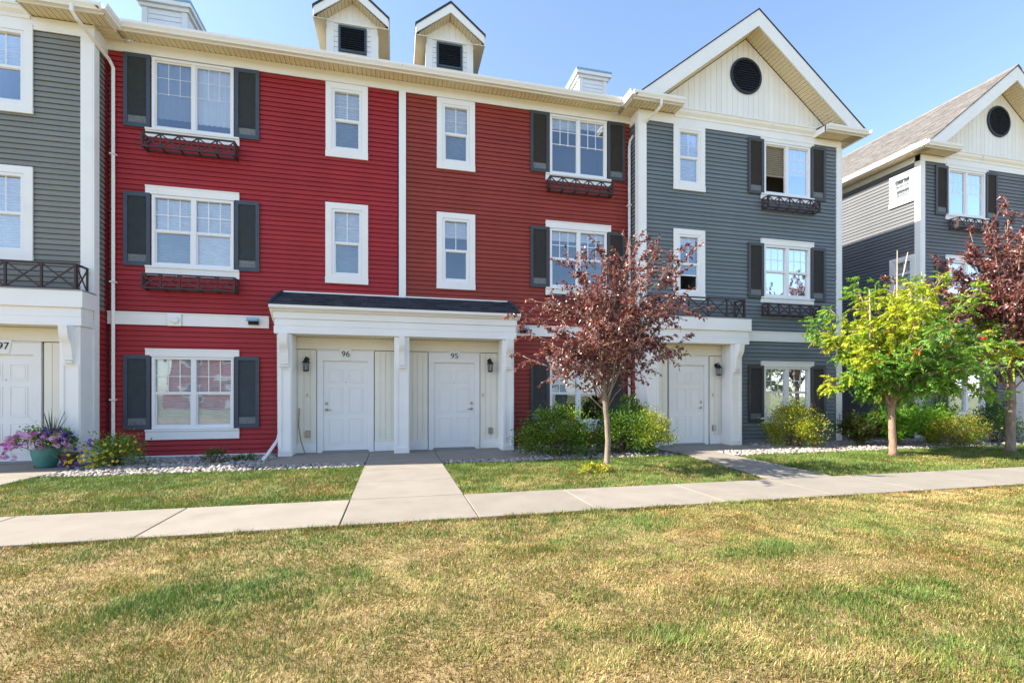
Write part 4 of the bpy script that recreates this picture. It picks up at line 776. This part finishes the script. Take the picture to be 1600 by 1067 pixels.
def rowan(label, base, seed):
    random.seed(seed); T0 = thing('rowan_tree', base, label, 'tree'); B = Vector(base); c = Vector((10.95, 8.25, 2.36)); r = (2.42, 1.65, 1.45)
    tp = [B, B+Vector((-.01, 0, .12)), B+Vector((-.04, 0, .7)), B+Vector((-.06, 0, 1.0)), B+Vector((-.05, 0, 1.24))]
    put('trunk', MB().tube(tp, [.108, .074, .066, .064, .076], 12), 'bark_red', T0, smooth=True)
    P, D, tw = [], [], MB(); ends = []
    for i in range(48):
        s = tp[-1]+Vector((random.uniform(-.06, .06), random.uniform(-.06, .06), random.uniform(-.15, .05))); u = i*2.39996; ph = random.choice((random.uniform(-.75, .35), random.uniform(.1, 1.35))); q = random.uniform(.55, 1.15)
        e = c+Vector((r[0]*math.cos(u)*math.cos(ph)*q, r[1]*math.sin(u)*math.cos(ph)*q, r[2]*math.sin(ph)*q))
        pts = curve(s, (Vector((0, 0, 1))+(e-s).normalized()*.9).normalized(), e, 8); pts = [p+rv(.02) for p in pts]; pts[0] = s
        put('branch', MB().tube(pts, [.036*(1-.82*k/7)*random.uniform(.8, 1.1) for k in range(8)], 7), 'bark_red', T0, smooth=True); ends.append(pts[-1])
        for j in range(24):
            t = .26+.74*(j+random.random())/24; p, d = along(pts, t); dr = (d*.5+(p-c).normalized()*.6+rv(.55)+Vector((0, 0, .2))).normalized(); L = random.uniform(.10, .34); tw.tube([p, p+dr*L], [.006, .003], 4, cap=False)
            for k in range(random.randint(3, 5)): P.append(p+dr*L*random.uniform(.45, 1)); D.append((dr*.5+rv(.65)+Vector((0, 0, .05))).normalized())
    put('twigs', tw, 'bark_red', T0, kind='stuff')
    for x, z0, z1, dx in ((-.05, 2.6, 4.42, .03), (.05, 3.6, 4.4, .22), (-.75, 2.5, 3.55, -.02), (.62, 2.4, 4.0, .04)): put('bare_shoot', MB().tube([B+Vector((x, -.1, z0)), B+Vector((x+dx*.5+.01, -.1, (z0+z1)/2)), B+Vector((x+dx, -.1, z1))], [.016, .013, .008], 6), 'deadwood', T0)
    P = np.array(P); D = np.array(D); n = len(P); LV, LT, LC = [], [], []; off = 0
    hue = fbm(P[:, 0]+5, P[:, 2]+P[:, 1]*.5, 1.4, 77, 2)+rng.normal(size=n)*.09+.10*(P[:, 0]-10.6)/2
    fc = np.where((hue > .60)[:, None], np.array([.42, .47, .035]), np.where((hue > .46)[:, None], np.array([.29, .41, .04]), np.array([.16, .32, .05])))*rng.uniform(.8, 1.2, (n, 1)); fc[rng.uniform(size=n) < .02] = (.42, .20, .03)
    up = np.array([0, 0, 1.]); s = np.cross(D, up+.4*rng.normal(size=(n, 3))); s /= np.linalg.norm(s, axis=1)[:, None]; L = rng.uniform(.14, .22, n)[:, None]
    for k in range(13):
        t = (k//2+1.2)/7.2 if k < 12 else 1.; sg = (1, -1)[k % 2] if k < 12 else 0
        pos = P+D*L*t-up*L*.30*t*t; dd = D*(.55 if k < 12 else 1)+s*sg*.95-up*(.25+.35*t); l = rng.uniform(.056, .080, n)*(1-.25*abs(t-.5)*2)
        V, T, C = leaves(pos, dd, l, l*.30, fc*rng.uniform(.85, 1.15, (n, 1)), .2, .1); LV.append(V); LT.append(T+off); LC.append(C); off += len(V)
    raw('foliage', np.concatenate(LV), np.concatenate(LT), np.concatenate(LC), 'green_leaf', T0, kind='stuff')
    for bx, by, bz, rr in ((12.1, 7.45, 2.62, .07), (11.75, 7.35, 2.48, .05)):
        m = MB()
        for k in range(34):
            d = rv(); d.normalize(); o = d*rr*random.uniform(.5, 1.1); o.z *= .6; m.lathe([(0, -.009), (.008, -.005), (.0095, 0), (.008, .005), (0, .009)], (bx+o.x, by+o.y, bz+o.z), 6)
        put('berry_cluster', m, 'berry', T0, smooth=True, kind='stuff')
    return T0
rowan('lime green rowan tree with red berries and bare shoots in the gap', (10.45, 8.2, -.02), 5)

def shrub(name, label, x, y, rx_, ry_, h, n, cols, p=None, lsize=(.03, .05), asp=.5, clumps=70, top=None, ptop=0, seed=1, up=.5, cat='shrub', group=None, stems=22, spread=.16, lift=.12, tk=.008):
    random.seed(seed); n = int(n*1.9); lsize = (lsize[0]*1.2, lsize[1]*1.2); T0 = thing(name, (x, y, -.02), label, cat, group); cen = []; st = MB()
    for i in range(clumps):
        u = i*2.39996+random.uniform(-.4, .4); w_ = random.uniform(0, 1)**.75; rr = random.uniform(.55, 1.0); cz = lift*h+(h*(1-lift))*(w_)*rr**.5; k = math.sqrt(max(0, 1-w_*w_*.92))*rr
        cen.append((x+rx_*math.cos(u)*k, y+ry_*math.sin(u)*k, cz-.02))
    for q in cen[::max(1, clumps//stems)]:
        b = Vector((x+random.uniform(-.25, .25)*rx_, y+random.uniform(-.25, .25)*ry_, -.02)); st.tube(curve(b, (0, 0, 1), q, 5), [tk, tk*.9, tk*.75, tk*.6, tk*.4], 5, cap=False)
    put('stem', st, 'stem', T0, kind='stuff'); cen = np.array(cen); ci = rng.integers(0, clumps, n); sp = spread*rng.uniform(.6, 1.2, clumps)
    P = cen[ci]+rng.normal(size=(n, 3))*sp[ci][:, None]*np.array([1, 1, .8]); P[:, 2] = np.maximum(P[:, 2], .01); out = P-np.array([x, y, h*.25]); out /= np.linalg.norm(out, axis=1)[:, None]
    D = out*.7+rng.normal(size=(n, 3))*.5+np.array([0, 0, up]); col = pick(cols, n, p)
    cc = rng.uniform(.8, 1.2, (clumps, 1)); col = col*cc[ci]
    if top is not None:
        q = (rng.uniform(size=n) < ptop*np.clip(.4+rng.normal(size=clumps)[ci]*.6, 0, 2)); col[q] = pick(top, int(q.sum()))
    L = rng.uniform(*lsize, n); V, T, C = leaves(P, D, L, L*asp*.5, col, .15, .12); raw('foliage', V, T, C, 'green_leaf', T0, kind='stuff'); return T0, cen
G1, G2, G3, G4 = (.09, .185, .028), (.14, .25, .035), (.05, .11, .022), (.22, .31, .045); LIME, YEL, ORG = (.40, .43, .04), (.58, .46, .04), (.52, .23, .06)
shrub('flowering_shrub', 'small dark green shrub dotted with yellow flowers beside the left downspout', -4.98, 10.35, .40, .36, .55, 1000, [G1, G2, G4], None, (.03, .055), clumps=40, seed=3, spread=.11)
fs = bpy.data.objects['flowering_shrub']
def flower_mesh(name, r, m, tint, cup=.3, petals=5):
    k = petals*2; a = np.arange(k)*2*math.pi/k; rr = np.where(np.arange(k) % 2 == 0, r, r*.78); V = np.concatenate([[[0, 0, -r*cup]], np.stack([rr*np.cos(a), rr*np.sin(a), np.zeros(k)], 1)]); T = [(0, 1+i, 1+(i+1) % k) for i in range(k)]
    o = raw(name, V, T, np.array([tint[0]]+[tint[1]]*k), m); me = o.data; bpy.data.objects.remove(o); return me
def scatter(par, name, meshes, pts, facing=(0, -1, .4)):
    f = Vector(facing)
    for p in pts:
        o = bpy.data.objects.new(name, random.choice(meshes)); COL.objects.link(o); o.parent = par; o.location = Vector(p)-BASE[par.name]; d = (f+rv(.55)).normalized(); o.rotation_euler = d.to_track_quat('Z', 'Y').to_euler(); s = random.uniform(.85, 1.4); o.scale = (s, s, s)
random.seed(12)
YF = [flower_mesh('flower', .026, 'petal', ((.55, .33, .02), (.75, .60, .04))), flower_mesh('flower', .022, 'petal', ((.6, .4, .03), (.78, .70, .10)))]
pts = [(-5.30+random.gauss(0, .20), 10.0+random.gauss(0, .06), max(.06, .17+random.gauss(0, .09))) for _ in range(46)]+[(-4.95+random.gauss(0, .22), 10.1+random.uniform(-.15, .1), random.uniform(.15, .56)) for _ in range(22)]
scatter(fs, 'flower', YF, pts)
shrub('weed', 'low reddish green weed in the shaded gravel under the bright red house window', -3.35, 10.35, .24, .2, .28, 260, [G1, G3, (.16, .06, .04)], None, (.03, .05), clumps=14, seed=5, spread=.05, cat='weed', stems=8)
shrub('weed', 'small green weed tuft in gravel right of the reddish one', -2.95, 10.6, .28, .16, .12, 160, [G3, G1], None, (.03, .05), clumps=10, seed=6, spread=.05, cat='weed', stems=5)
shrub('green_shrub', 'rounded green shrub left of the slim purple tree trunk', 3.42, 9.95, .80, .62, 1.0, 5200, [G1, G2, G3, G4], [.35, .3, .15, .2], (.032, .058), clumps=85, seed=7, spread=.13, top=[LIME], ptop=.10)
shrub('green_shrub', 'dark green shrub right of the slim purple tree trunk', 4.95, 10.0, .70, .6, .98, 4600, [G1, G3, G2], [.45, .3, .25], (.032, .058), clumps=75, seed=8, spread=.13)
shrub('green_shrub', 'lime yellow shrub beside the left pillar of the slate blue house porch', 5.52, 9.72, .46, .46, .98, 2700, [G2, G4, LIME, YEL], [.25, .3, .3, .15], (.028, .046), clumps=45, seed=9, spread=.10, lift=.3)
shrub('leafy_shoots', 'upright green leafy shoots rising behind the shrubs at the downspout', 5.45, 10.55, .42, .25, 1.32, 800, [G2, G4, G1], None, (.05, .085), clumps=30, seed=10, spread=.06, up=1.2, lift=.5, asp=.34, cat='plant')
shrub('green_shrub', 'small red green shrub against the right pillar of the double porch', 2.98, 10.6, .26, .3, .78, 500, [G1, G3, (.15, .05, .035)], None, (.03, .05), clumps=18, seed=11, spread=.08)
shrub('green_shrub', 'bright yellow and orange shrub under the slate blue house window', 9.85, 10.22, .80, .55, 1.08, 4800, [LIME, YEL, G4, (.40, .28, .05), G2], [.30, .16, .28, .08, .18], (.028, .05), clumps=75, seed=13, spread=.12, top=[ORG], ptop=.06)
def juniper(label, x, y, rx_, h, n, seed, tint):
    random.seed(seed); T0 = thing('juniper', (x, y, -.02), label, 'shrub', 'feathery junipers in the gap'); P, D = [], []; st = MB()
    for i in range(n):
        u = i*2.39996+random.uniform(-.3, .3); el_ = random.uniform(.25, 1.25); L = random.uniform(.55, 1.0); e = Vector((x+rx_*math.cos(u)*L*math.cos(el_*.8), y+rx_*.8*math.sin(u)*L*math.cos(el_*.8), h*L*(.25+.75*math.sin(el_))))
        pts = curve((x+random.uniform(-.1, .1), y, .0), (0, 0, 1), e, 6); st.tube(pts, [.012, .010, .008, .006, .004, .002], 4, cap=False)
        for j in range(150):
            p, d = along(pts, .3+.65*random.random()); P.append(p+rv(.045)); D.append(d*.8+rv(.40)+Vector((0, 0, .15)))
    put('stem', st, 'stem', T0, kind='stuff'); m = len(P); L = rng.uniform(.05, .10, m); V, T, C = leaves(np.array(P), np.array(D), L, L*.14, pick(tint, m), .12, .3); raw('foliage', V, T, C, 'green_leaf', T0, kind='stuff')
JG = [(.13, .31, .03), (.19, .40, .035), (.08, .20, .025)]
juniper('dark feathery juniper against the slate blue house corner', 11.6, 9.95, .75, 1.0, 60, 2, [(.03, .075, .018), (.05, .12, .02), (.10, .06, .03)])
juniper('bright green juniper right behind the rowan trunk', 12.45, 9.7, 1.0, 1.32, 110, 3, JG)
juniper('bright green juniper left of the far purple trunk', 14.0, 10.0, .95, 1.35, 90, 4, JG)
shrub('green_shrub', 'orange tinged green shrub between rowan and far purple tree', 14.0, 9.35, .80, .5, .82, 3400, [G2, G4, LIME, (.30, .14, .05)], [.35, .25, .2, .2], (.03, .05), clumps=60, seed=15, spread=.12, top=[ORG], ptop=.10)
shrub('green_shrub', 'dark green shrub behind the far purple trunk at the right edge', 15.9, 9.7, .7, .5, 1.1, 2400, [G1, G3], None, (.03, .055), clumps=50, seed=16, spread=.13)
for i, (x, y, rr, lab) in enumerate(((3.18, 7.62, .10, 'tiny yellow green weed farther left of the slim tree trunk'), (3.40, 7.60, .09, 'tiny yellow green weed touching the slim tree trunk'))): shrub('weed', lab, x, y, rr, rr*.8, .17, 110, [LIME, G4, YEL], None, (.035, .055), clumps=9, seed=20+i, spread=.035, cat='weed', stems=4)

# flower pot by door 97
px, py = -6.10, 10.42
pot = thing('flower_pot', (px, py, .02), 'teal glazed flower pot on the side path by door 97', 'flower pot')
put('bowl', MB().lathe([(0, .002), (.125, .002), (.14, .02), (.175, .11), (.205, .24), (.212, .32), (.216, .375), (.196, .378), (.19, .33), (0, .325)], (px, py, .02), 36), 'teal', pot, smooth=True)
pot2 = thing('flower_pot', (-5.80, 10.50, .02), 'small brown clay pot beside the teal one', 'flower pot'); put('bowl', MB().lathe([(0, .002), (.10, .002), (.13, .2), (.145, .205), (.145, .24), (.125, .24), (.12, .2), (0, .2)], (-5.80, 10.50, .02), 24), 'terracotta', pot2, smooth=True)
T0, cen = shrub('petunia', 'pink and purple petunias overflowing the teal pot', px, py, .50, .34, .70, 1000, [G1, G2, G4], None, (.03, .05), clumps=36, seed=31, spread=.065, lift=.58, cat='plant')
PK = [flower_mesh('flower', .040, 'petal', ((.55, .22, .42), (.86, .54, .78))), flower_mesh('flower', .038, 'petal', ((.6, .4, .5), (.90, .80, .86))), flower_mesh('flower', .036, 'petal', ((.4, .08, .28), (.60, .16, .46)))]
PU = [flower_mesh('flower', .036, 'petal', ((.14, .06, .28), (.28, .15, .58))), flower_mesh('flower', .034, 'petal', ((.06, .02, .12), (.13, .06, .30)))]
random.seed(8); dome = lambda u, w_, k=1.: (px-.04+.56*k*math.cos(u)*math.sqrt(max(.02, 1-w_*w_)), py+.34*k*math.sin(u)*math.sqrt(max(.02, 1-w_*w_)), .38+.34*w_)
scatter(T0, 'flower', PK, [dome(random.uniform(-math.pi, -.55), random.uniform(.0, .8), random.uniform(.85, 1.05)) for _ in range(120)]+[(px-.46+random.gauss(0, .10), py-.1, .27+random.gauss(0, .06)) for _ in range(10)]); scatter(T0, 'flower', PU, [dome(random.uniform(-1.3, .4), random.uniform(.35, 1), random.uniform(.8, 1.05)) for _ in range(30)])
for q in (((.25, -.2, .35), (.62, -.28, .36), (.82, -.28, .42)), ((.2, -.25, .28), (.45, -.32, .12), (.62, -.34, .06))):
    pp = [Vector((px, py, .02))+Vector(a) for a in q]; put('trailing_stem', MB().tube(pp, [.006, .005, .004], 5), 'stem', T0); scatter(T0, 'flower', PU, [pp[2]+rv(.03) for _ in range(4)]+[pp[1]+rv(.04) for _ in range(3)])
sp = thing('spike_plant', (px, py, .29), 'spiky dark grass blades standing up behind the petunias', 'plant')
for i in range(26):
    a = random.uniform(0, 2*math.pi); le = random.uniform(.1, .95); L = random.uniform(.55, .85); d = Vector((math.cos(a), math.sin(a), 0)); b = Vector((px+.08, py+.02, .36)); q = Vector((-d.y, d.x, 0))*.011
    v = [b-q*.6, b+q*.6]; pts = [b+d*L*.5*math.sin(le)*.9+Vector((0, 0, L*.55*math.cos(le*.8))), b+d*L*math.sin(le)+Vector((0, 0, L*math.cos(le)))]
    put('spike_leaf', MB().add([b-q*.6, b+q*.6, pts[0]+q, pts[0]-q, pts[1], b+d*.008+Vector((0, 0, .1)), ], [(0, 1, 2, 3), (3, 2, 4)]), M.get('spike') or M.setdefault('spike', mat('spike_leaf', (.075, .105, .085), .45, .1, 9)), sp)
